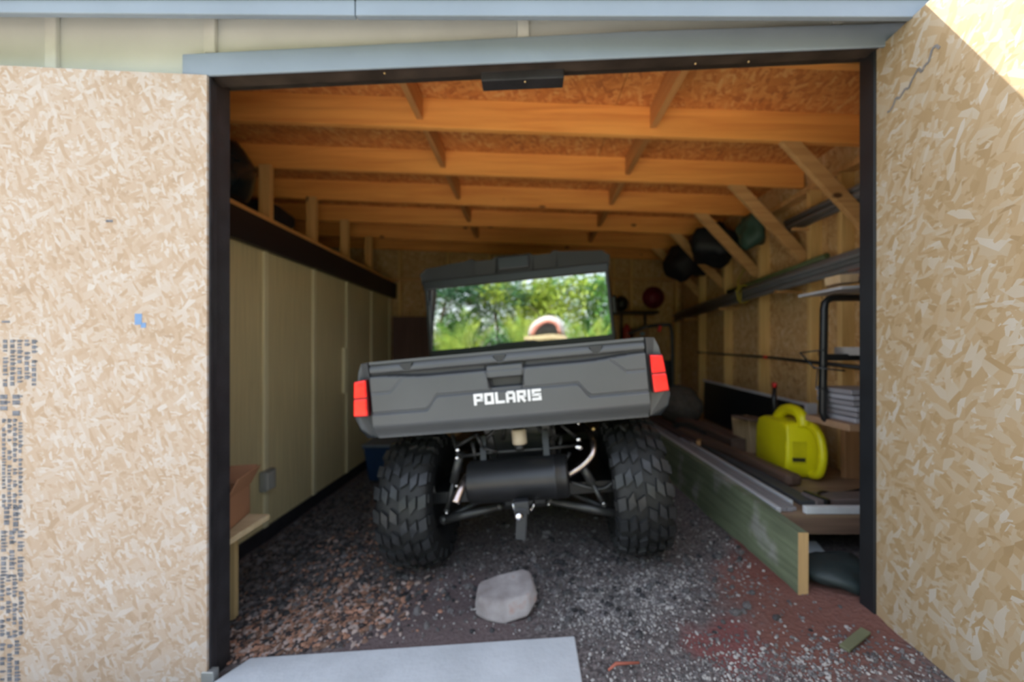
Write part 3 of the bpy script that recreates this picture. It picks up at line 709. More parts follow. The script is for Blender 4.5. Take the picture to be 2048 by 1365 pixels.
# rear suspension and exhaust
def part(name, mat, fn, parent=veh, **kw):
    b = MB(); fn(b); return b.build(name, mat, parent, **kw)
mu0, mu1 = L(941, 965, 1.90), L(1137, 951, 1.86)
def _m(b):
    dv = (mu1-mu0); Ln = dv.length; Q = dv.to_track_quat('Z', 'Y').to_matrix().to_4x4()
    b.lathe([(.02, 0), (.098, 0), (.106, .008), (.106, Ln*.86), (.109, Ln*.865), (.109, Ln*.88), (.106, Ln*.885), (.106, Ln-.012), (.098, Ln), (.02, Ln)], Matrix.Translation(mu0) @ Q, 40)
muf = part('muffler', plain('muffler_black', (.045, .047, .05), .36, metal=.7, var=.08), _m)
for q_ in (.15, .8): part('muffler_bracket', M_metal, lambda b: b.bar(mu0.lerp(mu1, q_)+Vector((0, 0, .08)), mu0.lerp(mu1, q_)+Vector((0, .05, .22)), .03, .006), muf)
def smooth(pts, n=5):
    out = []
    P_ = [pts[0]]+list(pts)+[pts[-1]]
    for i in range(1, len(P_)-2):
        for k in range(n):
            t = k/n; a, b_, c, d = P_[i-1], P_[i], P_[i+1], P_[i+2]
            out.append(.5*((2*b_)+(-a+c)*t+(2*a-5*b_+4*c-d)*t*t+(-a+3*b_-3*c+d)*t**3))
    out.append(pts[-1]); return out
part('exhaust_pipe', M_steel, lambda b: b.tube(smooth([L(1165, 850, 2.1), L(1178, 864, 1.98), L(1186, 885, 1.90), L(1184, 910, 1.86), L(1165, 932, 1.86), L(1136, 950, 1.86)]), .0165, 12))
part('tailpipe', M_steel, lambda b: b.tube(smooth([L(945, 948, 1.90), L(932, 958, 1.86), L(922, 980, 1.80), L(911, 1007, 1.76)]), .021, 12))
part('canister', plain('beige_filter', (.55, .46, .34), .5, var=.08), lambda b: b.lathe([(.034, 0), (.038, .005), (.038, .07), (.03, .078)], Matrix.Translation(L(1040, 888, 1.92)), 20))
part('canister_base', M_metal, lambda b: b.lathe([(.026, 0), (.026, .03)], Matrix.Translation(L(1040, 900, 1.92)), 16))
for side in (-1, 1):
    if side < 0:
        lo0, lo1 = L(1000, 1014, 2.02), L(888, 1040, 2.05); up0, up1 = L(990, 975, 2.12), L(868, 988, 2.15); sh0, sh1 = L(922, 905, 2.0), L(893, 1022, 2.03)
        kn = L(856, 1012, 2.10); extra = [L(866, 972, 2.05), L(872, 992, 2.05), L(895, 998, 2.05), L(915, 990, 2.06)]
    else:
        lo0, lo1 = L(1100, 1003, 2.02), L(1236, 1028, 1.98); up0, up1 = L(1145, 968, 2.1), L(1222, 976, 2.02); sh0, sh1 = L(1160, 925, 1.98), L(1208, 1010, 1.95)
        kn = L(1240, 1000, 2.0); extra = [L(1140, 965, 2.0), L(1185, 977, 1.98), L(1210, 977, 1.98), L(1228, 962, 1.98)]
    part('lower_arm', M_arm, lambda b: (b.tube([lo0, lo0.lerp(lo1, .6), lo1], [.016, .021, .024], 10), b.tube([lo0+Vector((0, .22, .02)), lo1], .016, 8), b.ball(lo1, .03, 1), b.ball(lo0, .022, 1)))
    part('upper_arm', M_arm, lambda b: (b.tube([up0, up1], .012, 8), b.tube(smooth(extra), .009, 8)))
    part('shock_absorber', M_arm, lambda b: (b.tube([sh0, sh0.lerp(sh1, .5)], .024, 10), b.tube([sh0.lerp(sh1, .5), sh1], .012, 8), b.ball(sh1, .018, 1)))
    part('knuckle', plain('cast_knuckle', (.30, .28, .27), .45, metal=.6) if side < 0 else bpy.data.materials['cast_knuckle'], lambda b: (b.bar(kn+Vector((0, 0, -.07)), kn+Vector((0, 0, .07)), .03, .04, up=(0, 1, 0), bev=.005), b.ball(kn+Vector((0, 0, -.075)), .02, 1)))
    part('half_shaft', M_metal, lambda b: (b.tube([Vector((side*.14, .02, .40)), Vector((side*.50, 0, .36))], .014, 8), b.lathe([(.02, 0), (.045, .03), (.04, .05), (.035, .08), (.02, .1)], Matrix.Translation((side*.16, .02, .39)) @ Matrix.Rotation(side*PI/2, 4, 'Y'), 16)))
part('gearcase', M_metal, lambda b: (b.box((-.14, -.12, .28), (.14, .2, .52), .03), b.box((-.2, -.05, .48), (.2, .3, .78), .03)))
def frame(b):
    r = .0105
    for a, c, d in (((912, 894), (956, 868), 1.98), ((952, 868), (966, 896), 1.93), ((966, 896), (995, 905), 1.92), ((970, 880), (998, 853), 1.95), ((945, 885), (952, 925), 1.94), ((1075, 850), (1095, 880), 1.98), ((1095, 880), (1120, 870), 1.98), ((1105, 848), (1110, 880), 1.97), ((1122, 872), (1118, 912), 1.95), ((1122, 850), (1152, 875), 1.98), ((1140, 905), (1130, 925), 1.95), ((905, 870), (925, 945), 2.06), ((1240, 850), (1262, 880), 2.0), ((1205, 845), (1240, 890), 2.05), ((1010, 850), (1006, 880), 2.03)):
        b.tube([L(a[0], a[1], d), L(c[0], c[1], d)], r, 8)
    b.bar((-.33, -.2, .80), (-.33, .5, .80), .05, .05); b.bar((.33, -.2, .80), (.33, .5, .80), .05, .05)
    b.bar((-.36, -.2, .80), (.36, -.2, .80), .04, .04)
    b.bar((-.16, -.2, .80), (-.12, -.16, .45), .035, .035, up=(0, 1, 0)); b.bar((.16, -.2, .80), (.12, -.16, .45), .035, .035, up=(0, 1, 0))
    b.bar((-.12, -.18, .40), (.14, -.18, .40), .04, .035)
part('rear_frame', plain('frame_black', (.03, .03, .032), .45, metal=.3), frame)
part('sway_bar', M_metal, lambda b: b.tube([L(918, 914, 1.95), L(985, 905, 1.93), L(1090, 898, 1.92), L(1155, 891, 1.92)], .009, 8))
for px, py, r in ((915, 901, .016), (914, 917, .015), (1157, 880, .017), (1159, 896, .019), (913, 973, .010), (1041, 992, .012), (980, 986, .008), (1100, 980, .008), (893, 1027, .010), (1097, 1010, .010), (1207, 1008, .010), (1157, 848, .009), (1155, 895, .017)):
    part('bolt', M_chrome, lambda b: b.ball(L(px, py, 1.84 if py < 975 else 1.90), r*.9, 1, (1, .5, .9)))
part('valve_cap', plain('gold_fitting', (.7, .5, .2), .3, metal=.8), lambda b: b.ball(L(1187, 858, 1.9), .012, 1))
part('tow_hitch', M_bodydark, lambda b: (b.bar(L(1043, 992, 2.0), L(1043, 1018, 1.72), .07, .06, bev=.004), b.bar(L(1045, 1015, 1.74), L(1042, 1078, 1.72), .05, .05, up=(0, 1, 0), bev=.006)))
part('hitch_ball', M_chrome, lambda b: b.ball(L(1038, 1033, 1.68), .022, 2))
for x0, x1 in ((1024, 1029), (1068, 1062)):
    part('safety_hook', M_chrome, lambda b: b.tube(smooth([L(x0, 1003, 1.84), L(x0+(3 if x0 < 1040 else -1), 1012, 1.82), L(x1, 1022, 1.82)]), .006, 8))

# ------------------------------------------------------------ things on the left
SH = empty('wooden_stool', (0, 0, 0), label='low tan wooden stand with a flat top just inside the left post', category='stand')
Mply = wood('pale_plywood', (.62, .50, .31), (.50, .39, .22), 'X', knots=False); Mply2 = wood('yellow_plywood', (.58, .44, .22), (.48, .35, .16), 'Z', knots=False)
zt = CZ-.83
MB().box((-1.78, 1.60, zt-.028), (-1.32, 1.87, zt), .003).build('top', Mply, SH)
MB().box((-1.74, 1.66, gz(-1.5, 0)-.02), (-1.52, 1.685, zt-.028)).build('side_board', Mply2, SH)
MB().box((-1.74, 1.84, gz(-1.5, 0)-.02), (-1.475, 1.865, zt-.028)).build('side_board', Mply2, SH)
Mcard = plain('cardboard', (.38, .19, .10), .8, var=.08, scale=4)
CB = empty('cardboard_box', (-1.56, 1.74, zt+.001), (0, 0, .25), label='open brown cardboard box on the low wooden stand', category='box')
b = MB(); h = .15
for p, q in (((-.16, -.11, 0), (.16, -.105, h)), ((-.16, .105, 0), (.16, .11, h)), ((-.16, -.11, 0), (-.155, .11, h)), ((.155, -.11, 0), (.16, .11, h)), ((-.16, -.11, 0), (.16, .11, .005))): b.box(p, q)
b.build('box_body', Mcard, CB)
MB().obox((0, .15, h+.035), (.32, .11, .004), (.7, 0, 0)).build('flap', Mcard, CB)
MB().obox((.185, 0, h+.045), (.004, .22, .10), (0, .45, 0)).build('flap', Mcard, CB)
MB().obox((-.19, 0, h+.045), (.004, .22, .10), (0, -.5, 0)).build('flap', Mcard, CB)
b = MB(); b.ball((0.02, 0, .10), .08, 2, (1.5, 1, .5))
for v in b.bm.verts: v.co += Vector((random.uniform(-.008, .008),)*3)
b.build('packing_paper', plain('packing_paper', (.5, .48, .46), .8), CB)
OB = empty('outlet_box', (-2.014, 2.80, CZ-.985), label='grey weatherproof outlet box on the tan siding', category='outlet')
Mgal = plain('grey_metal_box', (.30, .31, .28), .5, metal=.3)
MB().box((0, -.06, -.075), (.045, .06, .075), .006).build('housing', Mgal, OB)
MB().box((.045, -.05, -.065), (.058, .03, .065), .004).build('cover', plain('light_grey_cover', (.42, .42, .37), .5), OB)
TB = empty('blue_tote', (-1.53, 4.08, -.205), label='navy blue plastic tote behind the left rear tire', category='storage box')
Mblue = plain('blue_plastic', (.014, .045, .12), .45, var=.08)
b = MB(); vs_ = []
for z, sx, sy in ((0, .16, .22), (.36, .20, .26)): vs_.append([b.bm.verts.new((x*sx, y*sy, z)) for x, y in ((-1, -1), (1, -1), (1, 1), (-1, 1))])
b.bm.faces.new(vs_[0][::-1]); b.bm.faces.new(vs_[1])
for k in range(4): b.bm.faces.new((vs_[0][k], vs_[0][(k+1) % 4], vs_[1][(k+1) % 4], vs_[1][k]))
b.box((-.21, -.275, .345), (.21, .275, .362), .004)
b.build('tub', Mblue, TB, bevel=.012)
MB().box((-.215, -.28, .362), (.215, .28, .39), .008).build('lid', plain('grey_blue_lid', (.16, .19, .22), .45), TB)
# plank sheet leaning at the back left
MB().box((-1.93, 5.15, -.25), (-1.40, 5.19, CZ+.46), .003).build('brown_board', wood('purple_brown_board', (.12, .06, .05), (.08, .04, .035), 'Z', knots=False), label='dark reddish brown board standing at the back left behind the vehicle', category='board')
# black bag in the loft
b = MB(); b.ball((0, 0, 0), .25, 3, (1.0, .9, .95))
for v in b.bm.verts:
    n_ = mnoise.noise(v.co*7)*.05+mnoise.noise(v.co*18)*.018; v.co += v.co.normalized()*n_
o = b.build('trash_bag', plain('black_bag', (.010, .016, .020), .25, var=.2), label='shiny black plastic bag stuffed on the ledge at upper left', category='bag'); o.location = (-2.21, 2.60, CZ+1.245)
for f in o.data.polygons: f.use_smooth = True
b = MB(); b.ball((0, 0, 0), .2, 3, (1.1, 1.2, .75))
for v in b.bm.verts:
    n_ = mnoise.noise(v.co*6+Vector((3, 1, 0)))*.06; v.co += v.co.normalized()*n_
o = b.build('dark_gap_filler', plain('navy_gap_shade', (.006, .010, .018), .7), label='dark navy lump added for the shade between the second and third cripple studs', category='shade filler'); o.location = (-2.34, 3.24, CZ+1.13)  # lump added to give the dark space behind the studs

# ------------------------------------------------------------ storage platform on the right
PT = CZ-.80
PF = empty('storage_platform', (0, 0, 0), label='low timber platform along the right wall carrying boards and the yellow can', category='platform')
Mold = wood('weathered_wood', (.30, .19, .13), (.19, .12, .085), 'X'); MoldY = wood('weathered_plank', (.17, .11, .085), (.10, .065, .05), 'Y')
MB().box((1.235, 1.83, PT-.115), (2.09, 1.87, PT-.034), .003).build('front_joist', Mold, PF)
MB().box((1.23, 1.871, PT-.115), (1.27, 4.6, PT-.034), .003).build('side_joist', M_dark, PF)
MB().box((1.23, 1.83, PT-.034), (2.09, 4.65, PT-.016)).build('deck', wood('deck_board', (.34, .23, .15), (.24, .155, .10), 'X'), PF)
for x, y in ((1.25, 2.4), (1.25, 3.3), (1.25, 4.4), (2.05, 1.88), (2.05, 3.2), (2.05, 4.5)):
    MB().box((x-.03, y-.03, gz(x, y)-.02), (x+.03, y+.03, PT-.116)).build('support_leg', MoldY, PF)
# green board on edge
def green():
    m, t, bs = newmat('mossy_board'); tc = N(t, 'ShaderNodeTexCoord')
    n1 = N(t, 'ShaderNodeTexNoise'); n1.inputs['Scale'].default_value = 5; n1.inputs['Detail'].default_value = 5; t.links.new(tc.outputs['Object'], n1.inputs[0])
    mp = N(t, 'ShaderNodeMapping'); mp.inputs['Scale'].default_value = (20, 1.5, 25); t.links.new(tc.outputs['Object'], mp.inputs[0])
    n2 = N(t, 'ShaderNodeTexNoise'); n2.inputs['Scale'].default_value = 1.5; t.links.new(mp.outputs[0], n2.inputs[0])
    r = N(t, 'ShaderNodeValToRGB'); e = r.color_ramp.elements; e[0].position = .3; e[0].color = (.16, .19, .12, 1); e[1].position = .55; e[1].color = (.19, .23, .14, 1); x = e.new(.68); x.color = (.33, .34, .30, 1)
    t.links.new(n1.outputs[0], r.inputs[0])
    mx = N(t, 'ShaderNodeMix', data_type='RGBA', blend_type='MULTIPLY'); mx.inputs[0].default_value = .6; t.links.new(r.outputs[0], mx.inputs[6])
    r2 = N(t, 'ShaderNodeValToRGB'); r2.color_ramp.elements[0].position = .35; r2.color_ramp.elements[0].color = (.5, .5, .48, 1); r2.color_ramp.elements[1].position = .6; r2.color_ramp.elements[1].color = (1, 1, 1, 1); t.links.new(n2.outputs[0], r2.inputs[0]); t.links.new(r2.outputs[0], mx.inputs[7])
    t.links.new(mx.outputs[2], bs.inputs['Base Color']); bs.inputs['Roughness'].default_value = .8; return m
GB = empty('treated_board', (1.178, 1.60, .095), (0, 0, 0), label='green mossy treated plank set on edge beside the platform', category='board')
def gb(y0, y1):
    b = MB(); k = lambda y: -.05*min(1, y/.8); t2 = lambda y: .025*min(1, y/.5); ys_ = [y0]+[y for y in (.4, .8) if y0 < y < y1]+[y1]; rings = []
    for y in ys_: rings.append([b.bm.verts.new(p) for p in ((-.02+k(y)*.6, y, -.03), (.022+k(y)*.6, y, -.03), (.022+t2(y), y, .275), (-.02+t2(y), y, .275))])
    b.bm.faces.new(rings[0]); b.bm.faces.new(rings[-1][::-1])
    for a, c in zip(rings, rings[1:]):
        for q in range(4): b.bm.faces.new((a[q], c[q], c[(q+1) % 4], a[(q+1) % 4]))
    return b
gb(.005, 2.3).build('plank', green(), GB)
gb(0, .005).build('cut_end', wood('cut_end_wood', (.62, .42, .20), (.40, .26, .13), 'Z', knots=False), GB, label='raw orange sawn end')
# white strips
Mpvc = plain('white_pvc', (.60, .62, .66), .4, var=.05); Mpvg = plain('grey_pvc', (.28, .27, .29), .45, var=.08)
for i, (x, w_, y0, m_) in enumerate(((1.225, .026, 1.85, Mpvc), (1.255, .03, 1.86, Mpvg), (1.288, .03, 1.86, Mpvg), (1.321, .022, 1.87, Mpvg), (1.352, .022, 1.94, Mpvc))):
    MB().box((x, y0, PT-.015), (x+w_, 4.2-i*.05, PT+.004+(i in (0, 4))*.006), .002).build('trim_strip', m_, label=['outermost white strip lying along the platform edge', 'grey strip beside the outermost white strip', 'middle one of the grey strips on the platform edge', 'narrow innermost grey strip on the platform edge', 'inner white strip with a slanted end on the platform edge'][i], category='trim strip', group='plastic trim strips along the platform edge')
MB().box((1.36, 1.828, PT-.014), (2.1, 1.855, PT+.022), .003).build('white_strip', plain('white_trim', (.72, .74, .76), .4), label='bright white trim piece across the front of the platform', category='trim strip')
for i, (a, c, w_, h_, m_, nm, lb_, ct) in enumerate((
        ((1.45, 1.93), (1.47, 3.1), .085, .022, plain('dark_grey_vinyl', (.07, .073, .08), .5), 'grey_board', 'dark grey flat board between the white strips and the brown post', 'board'),
        ((1.56, 2.18), (1.44, 3.55), .10, .075, wood('dark_post', (.15, .09, .065), (.09, .055, .04), 'Y', knots=False), 'timber_post', 'dark brown rounded timber lying beside the yellow can', 'post'),
        ((1.42, 3.15), (1.40, 4.5), .13, .04, wood('purple_plank', (.12, .07, .06), (.08, .05, .045), 'Y', knots=False), 'brown_plank', 'wide dull brown plank at the far end of the platform', 'board'),
        ((1.66, 2.95), (1.62, 4.0), .12, .10, MoldY, 'brown_beam', 'brown beam behind the timber and left of the pale wood block', 'beam'))):
    MB().bar((a[0], a[1], PT-.012+h_/2), (c[0], c[1], PT-.012+h_/2), w_, h_, bev=min(h_, w_)*(.35 if i == 1 else .1)).build(nm, m_, label=lb_, category=ct)
MB().obox((1.37, 3.02, PT+.045), (.10, .03, .03), (0, 0, 1.1), .003).build('wood_offcut', plain('orange_wood', (.55, .30, .13), .6), label='small orange wood offcut lying on the brown plank', category='wood scrap')
# pale block left of the can
MB().obox((1.78, 3.02, PT+.115), (.14, .20, .26), (0, -.1, .15), .004).build('wood_block', wood('cream_block', (.66, .50, .30), (.5, .35, .2), 'Z', knots=False), label='pale cream wooden block behind the yellow can', category='wood block')
MB().obox((1.73, 2.90, PT+.26), (.22, .18, .02), (0, .08, .15), .003).build('wood_board', MoldY, label='short brown board on top of the cream wood block', category='board')
# black tray panel on the wall
BP = empty('black_sheet', (0, 0, 0), label='long black panel with a white upper rim leaning on the right wall', category='panel')
MB().bar((2.0, 2.66, PT+.18), (2.02, 4.3, PT+.22), .02, .42).build('sheet', plain('panel_black', (.010, .012, .016), .4), BP)
MB().bar((1.99, 2.655, PT+.405), (2.01, 4.3, PT+.445), .03, .018).build('rim', Mpvc, BP)
MB().box((1.955, 2.62, PT+.30), (2.03, 2.65, PT+.42), .004).build('end_cap', Mpvc, BP)
# fuel can
FC = empty('fuel_can', (1.745, 2.52, PT-.015), (0, 0, -.12), label='bright yellow plastic fuel can on the platform', category='fuel can')
My = plain('yellow_plastic', (.86, .80, .01), .35, var=.04, scale=4)
b = MB()
prof = [(-.20, .02), (-.215, .10), (-.215, .22), (-.20, .28), (-.175, .345), (-.12, .352), (-.05, .34), (.04, .345), (.13, .345), (.18, .32), (.195, .25), (.195, .03), (.17, 0), (-.17, 0)]
pf = [(y, z, (.118 if z < .30 else .118-(z-.30)*.45)) for y, z in prof]
Lf = [b.bm.verts.new((-w_, y, z)) for y, z, w_ in pf]; Rr = [b.bm.verts.new((w_, y, z)) for y, z, w_ in pf]; n = len(pf)
b.bm.faces.new(Lf); b.bm.faces.new(Rr[::-1])
for k in range(n): b.bm.faces.new((Lf[k], Rr[k], Rr[(k+1) % n], Lf[(k+1) % n]))
bo = b.build('can_body', My, FC, bevel=.022)
for f in bo.data.polygons: f.use_smooth = True
b = MB(); b.tube(smooth([Vector((0, -.185, .33)), Vector((0, -.165, .385)), Vector((0, -.10, .415)), Vector((0, -.01, .412)), Vector((0, .06, .385)), Vector((0, .11, .34))]), .036, 12); b.build('top_handle', My, FC)
b = MB(); b.tube(smooth([Vector((0.035, -.18, .34)), Vector((.045, -.255, .30)), Vector((.05, -.285, .18)), Vector((.045, -.26, .06)), Vector((.035, -.20, .03))]), [.024]*21, 10); b.build('end_handle', My, FC)
MB().box((-.085, -.218, .10), (.0, -.212, .24), .002).build('recess_shade_plate', plain('yellow_painted_shade', (.70, .64, .01), .4), FC)  # flush plate in darker yellow paints the shade of a hand recess
MB().box((-.085, -.222, .115), (-.01, -.216, .14), .002).build('label_plate', plain('black_label', (.05, .05, .02), .5), FC)
MB().tube([(0, .15, .34), (0, .17, .45), (0.01, .18, .54)], [.022, .018, .012], 10).build('spout', M_blackplast, FC)
MB().lathe([(.016, 0), (.016, .03), (.010, .035)], Matrix.Translation((.01, .182, .54)), 12).build('spout_cap', plain('red_cap', (.6, .02, .02), .4), FC)
# cables on deck
b = MB(); b.tube(smooth([Vector((1.50, 1.92, PT)), Vector((1.56, 2.0, PT+.03)), Vector((1.70, 2.05, PT+.005)), Vector((1.9, 2.1, PT+.01)), Vector((2.02, 2.0, PT+.06)), Vector((2.05, 2.1, PT+.0))], 6), .007, 6)
b.build('black_cable', M_blackplast, label='thin black cable looping over the front of the platform', category='cable')
b = MB(); b.bar((1.53, 1.90, PT+.014), (1.50, 2.03, PT+.014), .02, .03); b.build('black_strap', M_blackplast, label='short black strap lying behind the bright white trim piece', category='strap')
MB().bar((1.48, 1.97, PT+.004), (2.08, 2.0, PT+.004), .11, .035, bev=.004).build('grey_plank', wood('grey_plank_wood', (.20, .16, .15), (.12, .10, .10), 'X'), label='weathered grey plank across the platform front behind the white trim', category='board')
# upright boards by the wall to the right of the can
MB().box((1.98, 2.33, PT-.015), (2.07, 2.37, CZ-.30), .003).build('upright_board', wood('red_brown_board', (.42, .24, .12), (.32, .17, .08), 'Z', knots=False), label='reddish brown short board standing upright right of the yellow can', category='board')
# black shelf rack
RK = empty('metal_rack', (0, 0, 0), label='black metal wall rack with rounded corners beside the right post', category='rack')
b = MB(); y = 2.02; P_ = lambda px, py: W(px, py, y)
r_ = .019
def rackframe(y):
    P_ = lambda px, py, : Vector(((px-1062)/FPX*2.02, y, CZ+(700-py)/FPX*2.02))
    b = MB(); b.tube([P_(1735+60, 596), P_(1668, 596), P_(1657, 599), P_(1650, 606), P_(1648, 618), P_(1645, 825), P_(1650, 838), P_(1660, 846), P_(1740+60, 858)], r_, 8); return b
rackframe(2.02).build('side_frame', M_blackplast, RK)
for py in (715,):
    b = MB(); b.bar(W(1650, py, 2.02), W(1795, py, 2.02), .03, .035); b.build('crossbar', M_blackplast, RK)
Z = lambda py, d=2.02: CZ+(700-py)/FPX*d
Mshelf = plain('grey_shelf', (.42, .43, .46), .5)
MB().obox(((1.57+2.09)/2, 2.0, Z(580)), (.56, .30, .014), (0, -.06, 0), .002).build('shelf_board', Mshelf, label='light grey board lying on top of the black rack', category='board')
MB().obox((1.66, 1.98, Z(563)), (.10, .10, .045), (0, -.06, 0), .003).build('wood_block', bpy.data.materials['cream_block'], label='pale wooden block on the grey board on the rack', category='wood block')
rng = random.Random(3)
Ms = [plain('shingle_brown', (.20, .12, .10), .8), plain('shingle_grey', (.25, .22, .22), .8), wood('lath', (.5, .35, .22), (.4, .27, .16), 'Y', knots=False)]
for k in range(4):
    MB().obox((1.90+k*.006, 2.03-.015*k, Z(574)+.055+k*.021), (.36-.05*k, .26, .015), (0, -.14, .1*(k-1)), .001).build('wood_scrap', Ms[(k*2) % 3], label=['lowest brown board of the small pile on top of the black rack', 'second board up in the pile on top of the black rack', 'third board up in the pile on top of the black rack', 'topmost board of the pile on top of the black rack'][k], category='board', group='boards piled on the rack')
MB().box((1.60, 1.86, Z(851)), (2.09, 2.16, Z(838)), .003).build('rack_board', wood('tan_board', (.40, .25, .15), (.3, .18, .1), 'X', knots=False), label='brown board on the lowest bar of the black rack', category='board')
for k in range(6):
    z0 = Z(838)+.001+k*.029; sh_ = rng.uniform(-.008, .008)
    MB().box((1.635+sh_+.02*(k < 3), 1.88, z0), (2.09, 2.12, z0+.024), .003).build('vinyl_scrap', Mpvg if k % 2 else plain('light_slat', (.36, .36, .40), .5), label=['lowest grey slat stacked on the bottom of the rack', 'second grey slat from the bottom of the rack stack', 'third grey slat from the bottom of the rack stack', 'fourth grey slat from the bottom of the rack stack', 'second grey slat from the top of the rack stack', 'topmost grey slat of the stack in the rack'][k], category='slat', group='grey slats stacked in the rack')
MB().box((1.72, 1.92, Z(711)), (1.86, 2.1, Z(711)+.045), .003).build('white_carton', plain('carton_white', (.36, .34, .32), .7), label='small whitish carton on the middle bar of the black rack', category='carton')
MB().box((1.93, 2.13, Z(838)), (2.0, 2.15, Z(600)), .002).build('upright_board', bpy.data.materials['red_brown_board'], label='narrow reddish board standing upright inside the black rack', category='board')
b = MB(); b.tube([W(1600, 706, 2.1), W(1650, 700, 2.0)], .004, 6); b.tube([W(1600, 706, 2.1), W(1630, 738, 2.0)], .004, 6); b.tube([W(1625, 735, 2.0), W(1690, 742, 1.95)], .005, 6); b.tube([W(1635, 738, 2.0), W(1632, 775, 2.0), W(1660, 785, 1.98)], .003, 6)
b.build('bent_wire', M_metal, label='thin bent wire hook on the left side of the black rack', category='wire')
# long black rod
b = MB(); b.tube([Vector((2.06, 4.6, CZ-.03)), Vector((2.05, 3.2, CZ-.065)), Vector((2.04, 2.2, CZ-.115))], [.009, .012, .016], 8); rod = b.build('long_rod', M_blackplast, label='long thin black rod held against the right wall studs', category='rod')
MB().lathe([(.015, 0), (.015, .05)], Matrix.Translation((2.05, 3.2, CZ-.065)) @ Matrix.Rotation(-PI/2, 4, 'X'), 10).build('red_band', bpy.data.materials['red_cap'], rod)
# conduits
Mcon = plain('grey_conduit', (.17, .175, .185), .35, var=.1); cg = 'grey pipes resting along the right wall'
lowp = [(2.075, .62), (2.075, .575), (2.06, .53), (2.045, .60), (2.035, .555), (2.02, .51), (2.015, .58)]
names = ['wall-side top', 'wall-side middle', 'wall-side bottom', 'middle upper', 'middle lower', 'outer bottom', 'outer upper']
for i, (x, z) in enumerate(lowp):
    MB().tube([(x-.012, 1.75, CZ+z+.012), (x, 3.0, CZ+z-.01), (x, 5.2, CZ+z-.10)], .021, 10).build('conduit', Mcon, label='%s pipe of the lower grey bundle along the right wall' % names[i], category='pipe', group=cg)
for i, (x, z) in enumerate(((2.07, .99), (2.07, .945), (2.03, .96), (2.035, 1.005))):
    MB().tube([(x, 1.7, CZ+z), (x, 2.95, CZ+z+.01)], .021, 10).build('conduit', Mcon, label='%s pipe of the short upper bundle high on the right wall' % ['inner top', 'inner bottom', 'outer bottom', 'outer top'][i], category='pipe', group='grey pipes of the upper bundle')
MB().tube([(2.08, 2.6, CZ+.66), (2.08, 3.4, CZ+.63), (2.08, 3.9, CZ+.61)], .022, 8).build('green_pole', plain('green_pole', (.10, .13, .05), .6), label='dull green pole lying on top of the lower pipe bundle', category='pole')
b = MB(); yy = 3.55
b.tube([Vector((2.04+.062*math.cos(a*PI/8), yy+.01*math.sin(a*2), CZ+.535+.085*math.sin(a*PI/8))) for a in range(17)], .008, 6)
b.tube([Vector((2.0, yy+.02, CZ+.6)), Vector((2.02, yy+.06, CZ+.68)), Vector((2.09, yy+.06, CZ+.80))], .006, 6)
b.tube([Vector((2.0, yy-.02, CZ+.58)), Vector((1.98, yy-.06, CZ+.48)), Vector((2.0, yy, CZ+.44))], .006, 6)
b.build('yellow_strap', plain('yellow_cord', (.45, .36, .04), .7), label='yellow cord tied around the lower pipe bundle', category='cord')
# pipe brackets carrying the bundles
for y in (2.2, 3.0, 3.9, 4.8):
    zz = -.0 if y < 3.1 else -.05
    b = MB(); zb = CZ+.47+(.012 if y < 2.5 else 0)-(max(0, y-3)*.041)
    b.bar((1.98, y, zb), (2.19, y, zb), .03, .02); b.build('pipe_bracket', M_brace, wr)
for y in (1.9, 2.8): MB().bar((1.98, y, CZ+.912), (2.19, y, CZ+.912), .03, .02).build('pipe_bracket', M_brace, wr)
# bags stored by the braces
for (c, r, sc, m_, nm, lb_, sd) in (
        ((1.95, 3.30, CZ+1.06), .13, (.8, 1.0, 1.1), plain('green_canvas', (.03, .075, .055), .6), 'green_bag', 'dark green bag stuffed high between the second and third braces', 1),
        ((1.89, 3.80, CZ+1.08), .24, (.9, 1.0, .9), plain('black_canvas', (.008, .010, .014), .6), 'black_bag', 'large black bag behind the third brace, beyond the green bag', 2),
        ((1.86, 4.42, CZ+1.06), .26, (.95, .9, .9), plain('dark_canvas', (.010, .009, .012), .7), 'dark_bag', 'dark bag high between the fourth and fifth braces', 3)):
    b = MB(); b.ball((0, 0, 0), r, 3, sc)
    for v in b.bm.verts: v.co += v.co.normalized()*(mnoise.noise(v.co*6+Vector((sd*5, 0, 0)))*.11+mnoise.noise(v.co*16+Vector((sd*3, 0, 0)))*.03)
    o = b.build(nm, m_, label=lb_, category='bag'); o.location = c
    for f in o.data.polygons: f.use_smooth = True

# back right corner things
o = MB().lathe([(.005, .0), (.10, .0), (.155, .012), (.16, .03), (.11, .04), (.10, .08), (.06, .10), (.005, .105)], Matrix.Translation((1.78, 5.418, CZ+.76)) @ Matrix.Rotation(PI/2, 4, 'X'), 28).build('red_disc', plain('crimson', (.16, .008, .025), .5), label='round crimson cap-shaped thing hung on the back wall', category='hanging disc')
o.location = (0, 0, 0)
SHF = empty('back_shelf', (0, 0, 0), label='small dark shelf on the back wall right of the vehicle', category='shelf')
MB().box((1.2, 5.05, CZ+.50), (1.75, 5.32, CZ+.53)).build('shelf_board', M_blackplast, SHF)
MB().box((1.28, 5.28, CZ+.05), (1.31, 5.32, CZ+.5)).build('upright', M_blackplast, SHF)
MB().box((1.62, 5.28, CZ+.05), (1.65, 5.32, CZ+.5)).build('upright', M_blackplast, SHF)
MB().box((1.28, 5.03, CZ+.06), (1.72, 5.32, CZ+.085)).build('shelf_board', M_blackplast, SHF)
MB().box((1.42, 5.08, CZ+.086), (1.62, 5.26, CZ+.30), .004).build('carton', plain('brown_carton', (.30, .17, .08), .8), label='brown carton with a pale blue mark on the dark back shelf', category='carton')
